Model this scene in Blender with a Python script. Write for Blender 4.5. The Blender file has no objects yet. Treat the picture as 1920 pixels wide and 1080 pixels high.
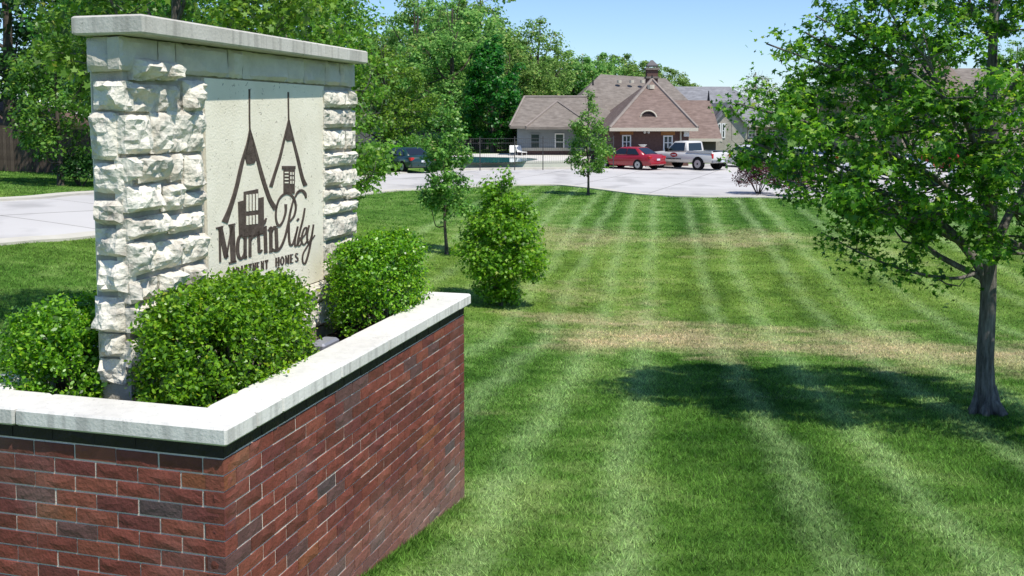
import bpy, math, random
import numpy as np
from mathutils import Vector, Matrix, noise as mnoise

random.seed(7)
rng = np.random.default_rng(7)
SC = bpy.context.scene
COL = SC.collection
R = math.radians

# ------------------------------------------------------------------ camera
FPX, PPY, HOR, CAMZ = 1850.0, 360.0, 222.0, 3.3
PITCH = math.atan((PPY - HOR) / FPX)
cam_d = bpy.data.cameras.new('camera')
cam = bpy.data.objects.new('camera', cam_d); COL.objects.link(cam)
cam.location = (0, 0, CAMZ)
cam.rotation_euler = (math.pi / 2 - PITCH, 0, 0)
cam_d.sensor_width = 36.0
cam_d.lens = 36.0 * FPX / 1920.0
cam_d.shift_y = -(540.0 - PPY) / 1920.0
cam_d.clip_start = 0.1
cam_d.clip_end = 2000
SC.camera = cam

# ------------------------------------------------------------------ light
SUN_EL = R(60)
SUN_H = Vector((0.66, -0.75)).normalized()
SUN_DIR = Vector((SUN_H.x * math.cos(SUN_EL), SUN_H.y * math.cos(SUN_EL), math.sin(SUN_EL)))
world = bpy.data.worlds.new('World'); SC.world = world; world.use_nodes = True
wn = world.node_tree.nodes; wl = world.node_tree.links
bg = wn['Background']
sky = wn.new('ShaderNodeTexSky'); sky.sky_type = 'NISHITA'; sky.sun_disc = False
sky.sun_elevation = SUN_EL
sky.sun_rotation = math.atan2(SUN_H.x, SUN_H.y)
sky.air_density = 1.0; sky.dust_density = 0.15; sky.ozone_density = 3.0; sky.altitude = 200
wb_ = wn.new('ShaderNodeMix'); wb_.data_type = 'RGBA'; wb_.blend_type = 'MULTIPLY'; wb_.inputs[0].default_value = 1.0
wb_.inputs[7].default_value = (.84, .95, 1.15, 1); wl.new(sky.outputs[0], wb_.inputs[6]); wl.new(wb_.outputs[2], bg.inputs[0]); bg.inputs[1].default_value = 0.115
sun_d = bpy.data.lights.new('sun', 'SUN'); sun_d.energy = 4.3; sun_d.angle = R(0.53)
sun_d.color = (1.0, 0.955, 0.87)
sun = bpy.data.objects.new('sun', sun_d); COL.objects.link(sun)
sun.rotation_euler = SUN_DIR.to_track_quat('Z', 'Y').to_euler()
sun.location = (0, 0, 40)
SC.view_settings.view_transform = 'Standard'
SC.view_settings.look = 'None'
SC.view_settings.exposure = 0.3
SC.view_settings.gamma = 1.0
SC.render.engine = 'CYCLES'
SC.cycles.max_bounces = 6
SC.cycles.transparent_max_bounces = 4
SC.cycles.caustics_reflective = False
SC.cycles.caustics_refractive = False

# ------------------------------------------------------------------ terrain and picking helpers
cp, sp = math.cos(PITCH), math.sin(PITCH)
CTRL = np.array([(0,0,1.65),(-4,-1,1.8),(4,-1,1.55),(9,0,1.3),(-10,2,1.9),
(-1.12,3.7,1.02),(-.72,5.4,.79),(-.30,6.65,.6),(-1.9,6.9,.72),(-3,4.3,1.2),
(2,6.7,.62),(5,6.5,.62),(9,7,.55),(2,11.5,.06),(5,10.4,.19),(9,12,.05),(14,12,.1),
(2,16.5,-.48),(6,16.5,-.5),(12,17,-.42),(-2,17,-.35),
(-.2,19.6,-.45),(-1.8,26.4,-.33),(4,28,-.3),(10,30,-.26),(18,30,-.2),
(2.2,46,0),(3.3,42.4,-.02),(7.6,41.8,0),(14,41.5,0),(26,41,0),
(-9.5,18.3,1.0),(-8.2,19.5,.95),(-12,26,1.1),(-6,12,.75),(-5,17,.35),(-7,27,.5),(-5,34,.15),(-6,41,.1),
(-18,37,1.2),(-9,40,.4),(-10,58,.25),(-3,58,0),(5,66,0),(20,66,0),(40,66,0),(-25,60,1.2),(-30,25,1.6),(30,15,.4),
(-60,150,1.5),(0,150,1),(80,150,1),(-90,60,2),(90,50,.5),(-60,0,2.2),(60,0,1)], float)
def _fit(P):
    n = len(P); d = np.linalg.norm(P[:, None, :2] - P[None, :, :2], axis=2)
    A = np.zeros((n + 3, n + 3)); A[:n, :n] = d - np.eye(n) * 0.3
    A[:n, n] = 1; A[:n, n + 1:] = P[:, :2]; A[n, :n] = 1; A[n + 1:, :n] = P[:, :2].T
    return np.linalg.solve(A, np.r_[P[:, 2], 0, 0, 0])
TW = _fit(CTRL)
def Z(x, y):
    x = np.asarray(x, float); y = np.asarray(y, float); n = len(CTRL)
    d = np.sqrt((x[..., None] - CTRL[:, 0])**2 + (y[..., None] - CTRL[:, 1])**2 + .8)
    return (d * TW[:n]).sum(-1) + TW[n] + TW[n + 1] * x + TW[n + 2] * y
def ray(u, v):
    xc = (u - 960) / FPX; yc = -(v - PPY) / FPX
    return np.array([xc, cp + yc * sp, -sp + yc * cp])
def at(u, v, Y):
    r = ray(u, v); return np.array([0, 0, CAMZ]) + r * (Y / r[1])
def G(u, v):
    r = ray(u, v); t = np.concatenate([np.arange(2, 60, .05), np.arange(60, 300, .25)])
    p = np.array([0, 0, CAMZ]) + t[:, None] * r
    k = np.nonzero(p[:, 2] < Z(p[:, 0], p[:, 1]))[0]
    return p[k[0] if len(k) else -1]
def px(Y): return Y / FPX            # metres per photo pixel at distance Y

# ------------------------------------------------------------------ object helpers
def tag(o, label=None, cat=None, group=None, kind=None):
    if label: o['label'] = label
    if cat: o['category'] = cat
    if group: o['group'] = group
    if kind: o['kind'] = kind
    return o
def empty(name, loc=(0, 0, 0), rz=0.0):
    o = bpy.data.objects.new(name, None); COL.objects.link(o)
    o.location = loc; o.rotation_euler = (0, 0, rz); o.empty_display_size = .1
    return o
def link(name, me, parent=None, loc=None):
    o = bpy.data.objects.new(name, me); COL.objects.link(o)
    if parent: o.parent = parent
    if loc is not None: o.location = loc
    return o
def pymesh(name, V, Fs, mat, smooth=False):
    me = bpy.data.meshes.new(name)
    me.from_pydata([tuple(map(float, v)) for v in V], [], [tuple(f) for f in Fs])
    if mat:
        for m in (mat if isinstance(mat, (list, tuple)) else [mat]): me.materials.append(m)
    if smooth: me.polygons.foreach_set('use_smooth', [True] * len(me.polygons))
    me.update()
    return me
def npmesh(name, V, k, mat, smooth=False):
    """V: (N*k,3) array, faces of k consecutive vertices"""
    V = np.asarray(V, np.float32); nv = len(V); nf = nv // k
    me = bpy.data.meshes.new(name)
    me.vertices.add(nv); me.vertices.foreach_set('co', V.ravel())
    me.loops.add(nv); me.loops.foreach_set('vertex_index', np.arange(nv, dtype=np.int32))
    me.polygons.add(nf)
    me.polygons.foreach_set('loop_start', np.arange(0, nv, k, dtype=np.int32))
    me.update(calc_edges=True)
    if mat: me.materials.append(mat)
    return me
class MB:
    def __init__(s): s.V = []; s.F = []
    def add(s, V, Fs):
        b = len(s.V); s.V += [tuple(map(float, v)) for v in V]; s.F += [tuple(i + b for i in f) for f in Fs]; return s
    def box(s, x0, x1, y0, y1, z0, z1):
        return s.add([(x0,y0,z0),(x1,y0,z0),(x1,y1,z0),(x0,y1,z0),(x0,y0,z1),(x1,y0,z1),(x1,y1,z1),(x0,y1,z1)],
                     [(0,3,2,1),(4,5,6,7),(0,1,5,4),(1,2,6,5),(2,3,7,6),(3,0,4,7)])
    def bevbox(s, x0, x1, y0, y1, z0, z1, b=.01):
        rings = []
        for z, i in ((z0, b), (z0 + b, 0), (z1 - b, 0), (z1, b)):
            rings.append([(x0+i,y0+b if i==0 else y0+i,z),(x1-i,y0+i,z),(x1-i,y1-i,z),(x0+i,y1-i,z)])
        V = []; 
        for z, i in ((z0, b), (z0 + b, 0), (z1 - b, 0), (z1, b)):
            c = b if i == 0 else b * 1.7
            V += [(x0+c,y0+i,z),(x1-c,y0+i,z),(x1-i,y0+c,z),(x1-i,y1-c,z),(x1-c,y1-i,z),(x0+c,y1-i,z),(x0+i,y1-c,z),(x0+i,y0+c,z)]
        Fs = [tuple(range(7, -1, -1)), tuple(range(24, 32))]
        for r in range(3):
            for k in range(8):
                a = r*8+k; c = r*8+(k+1) % 8
                Fs.append((a, c, c+8, a+8))
        return s.add(V, Fs)
    def tube(s, P, rad, n=6, cap=True):
        P = [Vector(p) for p in P]; V = []; Fs = []
        up = Vector((0.13, 0.21, 1)).normalized()
        for i, p in enumerate(P):
            d = (P[min(i+1, len(P)-1)] - P[max(i-1, 0)])
            if d.length < 1e-9: d = Vector((0,0,1))
            d.normalize()
            a = d.cross(up)
            if a.length < .05: a = d.cross(Vector((1, 0, 0)))
            a.normalize(); b = d.cross(a)
            r = rad[i] if hasattr(rad, '__len__') else rad
            for k in range(n):
                t = 2 * math.pi * k / n
                V.append(p + a * (r * math.cos(t)) + b * (r * math.sin(t)))
        for i in range(len(P) - 1):
            for k in range(n):
                k2 = (k + 1) % n
                Fs.append((i*n+k, i*n+k2, (i+1)*n+k2, (i+1)*n+k))
        if cap:
            Fs.append(tuple(range(n - 1, -1, -1))); Fs.append(tuple((len(P)-1)*n + k for k in range(n)))
        return s.add(V, Fs)
    def disc(s, c, ax, r, t, n=20, r2=None):
        """short cylinder centred at c, axis letter ax, thickness t"""
        r2 = r if r2 is None else r2
        V = []
        for rr, h in ((r, -t/2), (r2, t/2)):
            for k in range(n):
                a = 2*math.pi*k/n; p, q = rr*math.cos(a), rr*math.sin(a)
                V.append({'x': (c[0]+h, c[1]+p, c[2]+q), 'y': (c[0]+p, c[1]+h, c[2]+q), 'z': (c[0]+p, c[1]+q, c[2]+h)}[ax])
        Fs = [tuple(range(n)), tuple(range(2*n-1, n-1, -1))] + [(k, k+n, (k+1) % n+n, (k+1) % n) for k in range(n)]
        return s.add(V, Fs)
    def build(s, name, mat, parent=None, smooth=False, loc=None):
        return link(name, pymesh(name, s.V, s.F, mat, smooth), parent, loc)

# ------------------------------------------------------------------ materials
def new_mat(name):
    m = bpy.data.materials.new(name); m.use_nodes = True
    return m, m.node_tree.nodes, m.node_tree.links, m.node_tree.nodes['Principled BSDF']
def nd(ns, t, **kw):
    n = ns.new(t)
    for k, v in kw.items(): setattr(n, k, v)
    return n
def ramp(ns, stops, interp='LINEAR'):
    n = ns.new('ShaderNodeValToRGB'); e = n.color_ramp.elements; n.color_ramp.interpolation = interp
    while len(e) < len(stops): e.new(0.5)
    for el, (p, c) in zip(e, stops):
        el.position = p; el.color = (c[0], c[1], c[2], 1) if hasattr(c, '__len__') else (c, c, c, 1)
    return n
def surf(name, ca, cb, scale=4.0, rough=.85, bump=.0, bscale=60.0, spec=.3, detail=6, metallic=0, rand=0.0, coat=0, world=False, third=None):
    """two-tone noise surface, optional fine bump and per-object variation"""
    m, ns, ls, p = new_mat(name)
    tc = nd(ns, 'ShaderNodeTexCoord'); src = tc.outputs['Object']
    if world:
        g = nd(ns, 'ShaderNodeNewGeometry'); src = g.outputs['Position']
    n1 = nd(ns, 'ShaderNodeTexNoise'); n1.inputs['Scale'].default_value = scale; n1.inputs['Detail'].default_value = detail
    n1.inputs['Roughness'].default_value = .65
    ls.new(src, n1.inputs['Vector'])
    st = [(.3, ca), (.7, cb)] if third is None else [(.28, ca), (.5, cb), (.72, third)]
    r = ramp(ns, st); ls.new(n1.outputs[0], r.inputs[0]); out = r.outputs[0]
    if rand:
        oi = nd(ns, 'ShaderNodeObjectInfo'); hs = nd(ns, 'ShaderNodeHueSaturation')
        mr = nd(ns, 'ShaderNodeMapRange'); mr.inputs['To Min'].default_value = 1 - rand; mr.inputs['To Max'].default_value = 1 + rand
        ls.new(oi.outputs['Random'], mr.inputs[0]); ls.new(mr.outputs[0], hs.inputs['Value']); ls.new(out, hs.inputs['Color']); out = hs.outputs[0]
    ls.new(out, p.inputs['Base Color'])
    p.inputs['Roughness'].default_value = rough; p.inputs['Specular IOR Level'].default_value = spec; p.inputs['Metallic'].default_value = metallic
    p.inputs['Coat Weight'].default_value = coat
    if bump:
        n2 = nd(ns, 'ShaderNodeTexNoise'); n2.inputs['Scale'].default_value = bscale; n2.inputs['Detail'].default_value = 8
        ls.new(src, n2.inputs['Vector'])
        b = nd(ns, 'ShaderNodeBump'); b.inputs['Strength'].default_value = bump; b.inputs['Distance'].default_value = .02
        ls.new(n2.outputs[0], b.inputs['Height']); ls.new(b.outputs[0], p.inputs['Normal'])
    return m
def flat(name, c, rough=.5, spec=.4, metallic=0, coat=0):
    m, ns, ls, p = new_mat(name)
    p.inputs['Base Color'].default_value = (*c, 1); p.inputs['Roughness'].default_value = rough
    p.inputs['Specular IOR Level'].default_value = spec; p.inputs['Metallic'].default_value = metallic; p.inputs['Coat Weight'].default_value = coat
    return m
def leaf_mat(name, dark, mid, light, trans=.35, rough=.42, spec=.45):
    m, ns, ls, p = new_mat(name)
    g = nd(ns, 'ShaderNodeNewGeometry'); r = ramp(ns, [(0, tuple(.5 * c for c in dark)), (.18, dark), (.55, mid), (.93, light), (.965, (light[0] * 1.25, light[1] * 1.02, light[2])), (1, (light[0] * 1.3, light[1] * .8, light[2] * 1.2))])
    ls.new(g.outputs['Random Per Island'], r.inputs[0])
    oi = nd(ns, 'ShaderNodeObjectInfo'); hs = nd(ns, 'ShaderNodeHueSaturation')
    mr = nd(ns, 'ShaderNodeMapRange'); mr.inputs['To Min'].default_value = .485; mr.inputs['To Max'].default_value = .515
    mv = nd(ns, 'ShaderNodeMapRange'); mv.inputs['To Min'].default_value = .85; mv.inputs['To Max'].default_value = 1.15
    ls.new(oi.outputs['Random'], mr.inputs[0]); ls.new(oi.outputs['Random'], mv.inputs[0])
    ls.new(mr.outputs[0], hs.inputs['Hue']); ls.new(mv.outputs[0], hs.inputs['Value']); ls.new(r.outputs[0], hs.inputs['Color'])
    ls.new(hs.outputs[0], p.inputs['Base Color']); p.inputs['Roughness'].default_value = rough; p.inputs['Specular IOR Level'].default_value = spec
    t = nd(ns, 'ShaderNodeBsdfTranslucent'); mx = nd(ns, 'ShaderNodeMixShader'); mx.inputs[0].default_value = trans
    hs2 = nd(ns, 'ShaderNodeHueSaturation'); hs2.inputs['Hue'].default_value = .493; hs2.inputs['Saturation'].default_value = 1.05; hs2.inputs['Value'].default_value = 1.9
    ls.new(hs.outputs[0], hs2.inputs['Color']); ls.new(hs2.outputs[0], t.inputs[0])
    ls.new(p.outputs[0], mx.inputs[1]); ls.new(t.outputs[0], mx.inputs[2]); ls.new(mx.outputs[0], ns['Material Output'].inputs[0])
    return m

# lawn colour: mown stripes, dry patches (shared by soil sheet and blades)
STRIPE_A = R(8.6)
LIGHT = [-7.1,-5.9,-4.9,-3.9,-2.75, -1.95, -1.11, -.24, 1.03, 1.9, 3.1, 3.95, 5.25, 6.15, 7.4, 8.3, 9.5, 10.4, 11.7, 12.6]
def lawn_group():
    ng = bpy.data.node_groups.new('lawn_colour', 'ShaderNodeTree')
    ng.interface.new_socket('Color', in_out='OUTPUT', socket_type='NodeSocketColor')
    ng.interface.new_socket('Dry', in_out='OUTPUT', socket_type='NodeSocketFloat')
    ns, ls = ng.nodes, ng.links
    out = ns.new('NodeGroupOutput'); g = nd(ns, 'ShaderNodeNewGeometry')
    sx = nd(ns, 'ShaderNodeSeparateXYZ'); ls.new(g.outputs['Position'], sx.inputs[0])
    def math_(op, a, b=None, c=None, clamp=False):
        n = nd(ns, 'ShaderNodeMath', operation=op, use_clamp=clamp)
        for i, q in enumerate((a, b, c)):
            if q is None: continue
            if isinstance(q, (int, float)): n.inputs[i].default_value = q
            else: ls.new(q, n.inputs[i])
        return n.outputs[0]
    def noise_(scale, detail=4, sxyz=None, rough=.6):
        n = nd(ns, 'ShaderNodeTexNoise'); n.inputs['Scale'].default_value = scale; n.inputs['Detail'].default_value = detail; n.inputs['Roughness'].default_value = rough
        if sxyz:
            mp = nd(ns, 'ShaderNodeMapping'); mp.inputs['Scale'].default_value = sxyz; ls.new(g.outputs['Position'], mp.inputs[0]); ls.new(mp.outputs[0], n.inputs['Vector'])
        else: ls.new(g.outputs['Position'], n.inputs['Vector'])
        return n.outputs[0]
    x, y = sx.outputs[0], sx.outputs[1]
    wob = math_('MULTIPLY', math_('SUBTRACT', noise_(.35, 2), .5), .5)
    fine = math_('ADD', math_('MULTIPLY', math_('SUBTRACT', noise_(3.0, 3), .5), .3), math_('MULTIPLY', math_('SUBTRACT', noise_(16.0, 3), .5), .34))
    xp = math_('ADD', math_('SUBTRACT', math_('MULTIPLY', x, math.cos(STRIPE_A)), math_('MULTIPLY', y, math.sin(STRIPE_A))), math_('ADD', wob, fine))
    f = math_('MULTIPLY_ADD', xp, 1 / 20.4, 7.4 / 20.4)
    stops = []
    for i, s in enumerate(LIGHT):
        stops.append(s)
    # light wheel tracks between passes: two ramps of 16 stops or fewer each
    def tracks(lst):
        st = [(0, .0)]
        for s in lst:
            q = (s + 7.4) / 20.4; w = .25 / 20.4
            st += [(q - w, .0), (q, 1.0), (q + w, .0)]
        r = ramp(ns, st[:32]); ls.new(f, r.inputs[0]); return r.outputs[0]
    t1 = tracks(LIGHT[:10]); t2 = tracks(LIGHT[10:])
    tr = math_('MAXIMUM', t1, t2)
    # alternate passes darker/lighter
    st = []; tone = [.45,.65,.35,.65,.5,.25,.62,.55,.12,.62,.18,.6,.2,.6,.25,.6,.3,.6,.35,.5]
    for s, t in zip(LIGHT, tone): st.append(((s + 7.4) / 20.4, t))
    rp = ramp(ns, st, 'EASE'); ls.new(f, rp.inputs[0])
    broken = math_('MULTIPLY_ADD', noise_(.9, 3), 1.4, .05, clamp=True)
    tr = math_('MULTIPLY', tr, broken)
    clmp = noise_(8.0, 4); big = noise_(.22, 3); med = noise_(1.6, 5, (1, .6, 1)); cross = noise_(1.1, 3, (.25, 1.5, 1))
    tone_ = math_('ADD', math_('MULTIPLY', rp.outputs[0], 1.0), math_('ADD', math_('MULTIPLY', math_('SUBTRACT', med, .5), 1.3), math_('MULTIPLY', math_('SUBTRACT', cross, .5), 1.1)))
    tone_ = math_('ADD', math_('ADD', tone_, math_('MULTIPLY', math_('SUBTRACT', clmp, .5), .9)), math_('MULTIPLY', math_('SUBTRACT', big, .5), .9), clamp=True)
    gr = ramp(ns, [(.08, (.046, .128, .012)), (.5, (.114, .236, .034)), (.95, (.250, .362, .100))]); ls.new(tone_, gr.inputs[0])
    mixt = nd(ns, 'ShaderNodeMix', data_type='RGBA'); ls.new(math_('MULTIPLY', tr, .70), mixt.inputs[0])
    ls.new(gr.outputs[0], mixt.inputs[6]); mixt.inputs[7].default_value = (.37, .51, .21, 1)
    # yellowish tint of the mid lawn
    yel = math_('MULTIPLY', math_('MULTIPLY', math_('MULTIPLY_ADD', math_('ABSOLUTE', math_('SUBTRACT', y, 23.5)), -.22, 1.7, clamp=True), .55), math_('MULTIPLY_ADD', med, 1.2, -.1, clamp=True))
    mixy = nd(ns, 'ShaderNodeMix', data_type='RGBA'); ls.new(yel, mixy.inputs[0]); ls.new(mixt.outputs[2], mixy.inputs[6]); mixy.inputs[7].default_value = (.30, .38, .06, 1)
    # dry bands along the bottom of the swale and further up
    def band(y0, slope, half, xa, xb, thr):
        c = math_('ABSOLUTE', math_('SUBTRACT', math_('ADD', y, math_('MULTIPLY', math_('SUBTRACT', noise_(.33, 5, (1, .4, 1)), .5), 5.0)), math_('MULTIPLY_ADD', x, slope, y0)))
        e = math_('MULTIPLY_ADD', c, -1 / half, 1.0, clamp=True)
        inx = math_('MULTIPLY', math_('MULTIPLY_ADD', x, .45, -xa * .45, clamp=True), math_('MULTIPLY_ADD', x, -.25, xb * .25, clamp=True))
        q = math_('ADD', math_('ADD', noise_(.5, 9, (.7, 1.0, 1), .74), math_('MULTIPLY', math_('MULTIPLY', e, inx), .30)), thr)
        return math_('MULTIPLY', q, 4.6, clamp=True)
    dry = math_('MAXIMUM', band(17.3, -.28, 4.2, -.8, 11.5, -.615), math_('MULTIPLY', band(29.5, -.05, 5, -2.5, 14, -.64), .6))
    dry = math_('MAXIMUM', dry, math_('MULTIPLY', band(22.0, -.2, 4, -1.0, 4.5, -.655), .7))
    dry = math_('MULTIPLY', dry, math_('MULTIPLY_ADD', noise_(14, 3), 1.6, -.1, clamp=True), clamp=True)
    dcol = ramp(ns, [(.3, (.60, .50, .28)), (.7, (.76, .57, .36))]); ls.new(noise_(1.2, 4), dcol.inputs[0])
    mixd = nd(ns, 'ShaderNodeMix', data_type='RGBA'); ls.new(dry, mixd.inputs[0]); ls.new(mixy.outputs[2], mixd.inputs[6]); ls.new(dcol.outputs[0], mixd.inputs[7])
    ls.new(mixd.outputs[2], out.inputs[0]); ls.new(dry, out.inputs[1])
    return ng
LAWN = lawn_group()
def lawn_mat(name, blades):
    m, ns, ls, p = new_mat(name)
    gp = nd(ns, 'ShaderNodeGroup'); gp.node_tree = LAWN
    hs = nd(ns, 'ShaderNodeHueSaturation'); ls.new(gp.outputs[0], hs.inputs['Color'])
    p.inputs['Roughness'].default_value = .6; p.inputs['Specular IOR Level'].default_value = .25
    if blades:
        g = nd(ns, 'ShaderNodeNewGeometry')
        mr = nd(ns, 'ShaderNodeMapRange'); mr.inputs['To Min'].default_value = .3; mr.inputs['To Max'].default_value = 2.25
        ls.new(g.outputs['Random Per Island'], mr.inputs[0]); ls.new(mr.outputs[0], hs.inputs['Value'])
        ls.new(hs.outputs[0], p.inputs['Base Color'])
        t = nd(ns, 'ShaderNodeBsdfTranslucent'); mx = nd(ns, 'ShaderNodeMixShader'); mx.inputs[0].default_value = .45
        ls.new(hs.outputs[0], t.inputs[0]); ls.new(p.outputs[0], mx.inputs[1]); ls.new(t.outputs[0], mx.inputs[2]); ls.new(mx.outputs[0], ns['Material Output'].inputs[0])
    else:
        g = nd(ns, 'ShaderNodeNewGeometry')
        n = nd(ns, 'ShaderNodeTexNoise'); n.inputs['Scale'].default_value = 26; n.inputs['Detail'].default_value = 6; n.inputs['Roughness'].default_value = .75
        ls.new(g.outputs['Position'], n.inputs['Vector'])
        mr = nd(ns, 'ShaderNodeMapRange'); mr.inputs['From Min'].default_value = .3; mr.inputs['From Max'].default_value = .7; mr.inputs['To Min'].default_value = .5; mr.inputs['To Max'].default_value = 1.05
        ls.new(n.outputs[0], mr.inputs[0]); ls.new(mr.outputs[0], hs.inputs['Value']); ls.new(hs.outputs[0], p.inputs['Base Color'])
        b = nd(ns, 'ShaderNodeBump'); b.inputs['Strength'].default_value = .6; b.inputs['Distance'].default_value = .05
        ls.new(n.outputs[0], b.inputs['Height']); ls.new(b.outputs[0], p.inputs['Normal']); p.inputs['Roughness'].default_value = .9; p.inputs['Specular IOR Level'].default_value = .1
    return m
M = {}
M['lawn'] = lawn_mat('lawn', False); M['blades'] = lawn_mat('grass_blades', True)
def road_mat():
    m, ns, ls, p = new_mat('road_concrete'); g = nd(ns, 'ShaderNodeNewGeometry')
    def nz(scale, detail, sc=(1, 1, 1)):
        n = nd(ns, 'ShaderNodeTexNoise'); n.inputs['Scale'].default_value = scale; n.inputs['Detail'].default_value = detail; mp = nd(ns, 'ShaderNodeMapping'); mp.inputs['Scale'].default_value = sc
        ls.new(g.outputs['Position'], mp.inputs[0]); ls.new(mp.outputs[0], n.inputs['Vector']); return n.outputs[0]
    r = ramp(ns, [(.3, (.47, .45, .43)), (.7, (.57, .55, .525))]); ls.new(nz(.18, 6), r.inputs[0])
    mp = nd(ns, 'ShaderNodeMapping'); mp.inputs['Rotation'].default_value = (0, 0, .35); ls.new(g.outputs['Position'], mp.inputs[0])
    br = nd(ns, 'ShaderNodeTexBrick'); br.offset = 0; br.inputs['Scale'].default_value = 1; br.inputs['Brick Width'].default_value = 4.6; br.inputs['Row Height'].default_value = 4.2; br.inputs['Mortar Size'].default_value = .035
    br.inputs['Color1'].default_value = (1, 1, 1, 1); br.inputs['Color2'].default_value = (.93, .93, .93, 1); br.inputs['Mortar'].default_value = (.45, .44, .42, 1); ls.new(mp.outputs[0], br.inputs['Vector'])
    mx = nd(ns, 'ShaderNodeMix', data_type='RGBA', blend_type='MULTIPLY'); mx.inputs[0].default_value = .9; ls.new(r.outputs[0], mx.inputs[6]); ls.new(br.outputs[0], mx.inputs[7])
    st = ramp(ns, [(.34, .62), (.46, 1)]); ls.new(nz(.55, 6, (1, .5, 1)), st.inputs[0])
    m2 = nd(ns, 'ShaderNodeMix', data_type='RGBA', blend_type='MULTIPLY'); m2.inputs[0].default_value = .6; ls.new(mx.outputs[2], m2.inputs[6]); ls.new(st.outputs[0], m2.inputs[7])
    ls.new(m2.outputs[2], p.inputs['Base Color']); p.inputs['Roughness'].default_value = .9; p.inputs['Specular IOR Level'].default_value = .2
    return m
M['concrete'] = road_mat()
M['kerb'] = surf('kerb_concrete', (.48, .45, .38), (.58, .55, .47), 1.5, .9, .15, 40, .2, world=True)
M['deck'] = surf('deck_concrete', (.55, .52, .46), (.64, .61, .55), .8, .9, .1, 30, .2, world=True)
def coping_mat(name, ca, cb, pits=.5):
    m, ns, ls, p = new_mat(name)
    g = nd(ns, 'ShaderNodeNewGeometry'); tc = nd(ns, 'ShaderNodeTexCoord'); oi = nd(ns, 'ShaderNodeObjectInfo')
    def nz(scale, detail, sc=None, src=g.outputs['Position']):
        n = nd(ns, 'ShaderNodeTexNoise'); n.inputs['Scale'].default_value = scale; n.inputs['Detail'].default_value = detail
        if sc:
            mp = nd(ns, 'ShaderNodeMapping'); mp.inputs['Scale'].default_value = sc; ls.new(src, mp.inputs[0]); src = mp.outputs[0]
        ls.new(src, n.inputs['Vector']); return n.outputs[0]
    r = ramp(ns, [(.3, ca), (.7, cb)]); ls.new(nz(3.5, 8), r.inputs[0])
    st = ramp(ns, [(.36, .70), (.52, 1)]); ls.new(nz(1, 5, (22, 22, 1.5)), st.inputs[0])
    m1 = nd(ns, 'ShaderNodeMix', data_type='RGBA', blend_type='MULTIPLY'); ls.new(r.outputs[0], m1.inputs[6]); ls.new(st.outputs[0], m1.inputs[7])
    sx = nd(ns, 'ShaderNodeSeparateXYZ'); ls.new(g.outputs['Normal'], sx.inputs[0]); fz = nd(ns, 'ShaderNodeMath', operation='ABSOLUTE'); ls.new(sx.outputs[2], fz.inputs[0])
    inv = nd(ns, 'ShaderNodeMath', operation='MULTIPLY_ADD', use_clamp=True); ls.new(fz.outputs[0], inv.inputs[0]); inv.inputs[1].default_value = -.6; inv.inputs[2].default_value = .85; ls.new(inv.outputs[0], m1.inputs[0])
    pt = ramp(ns, [(.27, .35), (.31, 1)]); ls.new(nz(55, 2), pt.inputs[0])
    m2 = nd(ns, 'ShaderNodeMix', data_type='RGBA', blend_type='MULTIPLY'); m2.inputs[0].default_value = pits; ls.new(m1.outputs[2], m2.inputs[6]); ls.new(pt.outputs[0], m2.inputs[7])
    gm = ramp(ns, [(.42, .78), (.56, 1)]); ls.new(nz(1.3, 7), gm.inputs[0])
    m3 = nd(ns, 'ShaderNodeMix', data_type='RGBA', blend_type='MULTIPLY'); m3.inputs[0].default_value = .4; ls.new(m2.outputs[2], m3.inputs[6]); ls.new(gm.outputs[0], m3.inputs[7])
    hs = nd(ns, 'ShaderNodeHueSaturation'); mr = nd(ns, 'ShaderNodeMapRange'); mr.inputs['To Min'].default_value = .93; mr.inputs['To Max'].default_value = 1.05
    ls.new(oi.outputs['Random'], mr.inputs[0]); ls.new(mr.outputs[0], hs.inputs['Value']); ls.new(m3.outputs[2], hs.inputs['Color']); ls.new(hs.outputs[0], p.inputs['Base Color'])
    p.inputs['Roughness'].default_value = .9; p.inputs['Specular IOR Level'].default_value = .2
    b = nd(ns, 'ShaderNodeBump'); b.inputs['Strength'].default_value = .25; b.inputs['Distance'].default_value = .01; ls.new(nz(70, 8), b.inputs['Height']); ls.new(b.outputs[0], p.inputs['Normal'])
    return m
M['coping'] = coping_mat('coping_limestone', (.66, .635, .58), (.75, .725, .67), .4)
M['capstone'] = coping_mat('sign_cap_limestone', (.52, .49, .43), (.62, .59, .53), .6)
M['mortar'] = surf('brick_mortar', (.62, .54, .45), (.76, .68, .58), 30, .95, .3, 200, .1)
M['stone_mortar'] = surf('stone_mortar', (.36, .33, .27), (.50, .46, .39), 12, .95, .35, 120, .1)
M['smooth_stone'] = surf('chiselled_stone', (.48, .45, .38), (.62, .58, .49), 7, .9, .3, 70, .15, rand=.07)
M['soil'] = surf('soil', (.035, .025, .018), (.09, .065, .045), 18, .95, .8, 60, .1)
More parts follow.
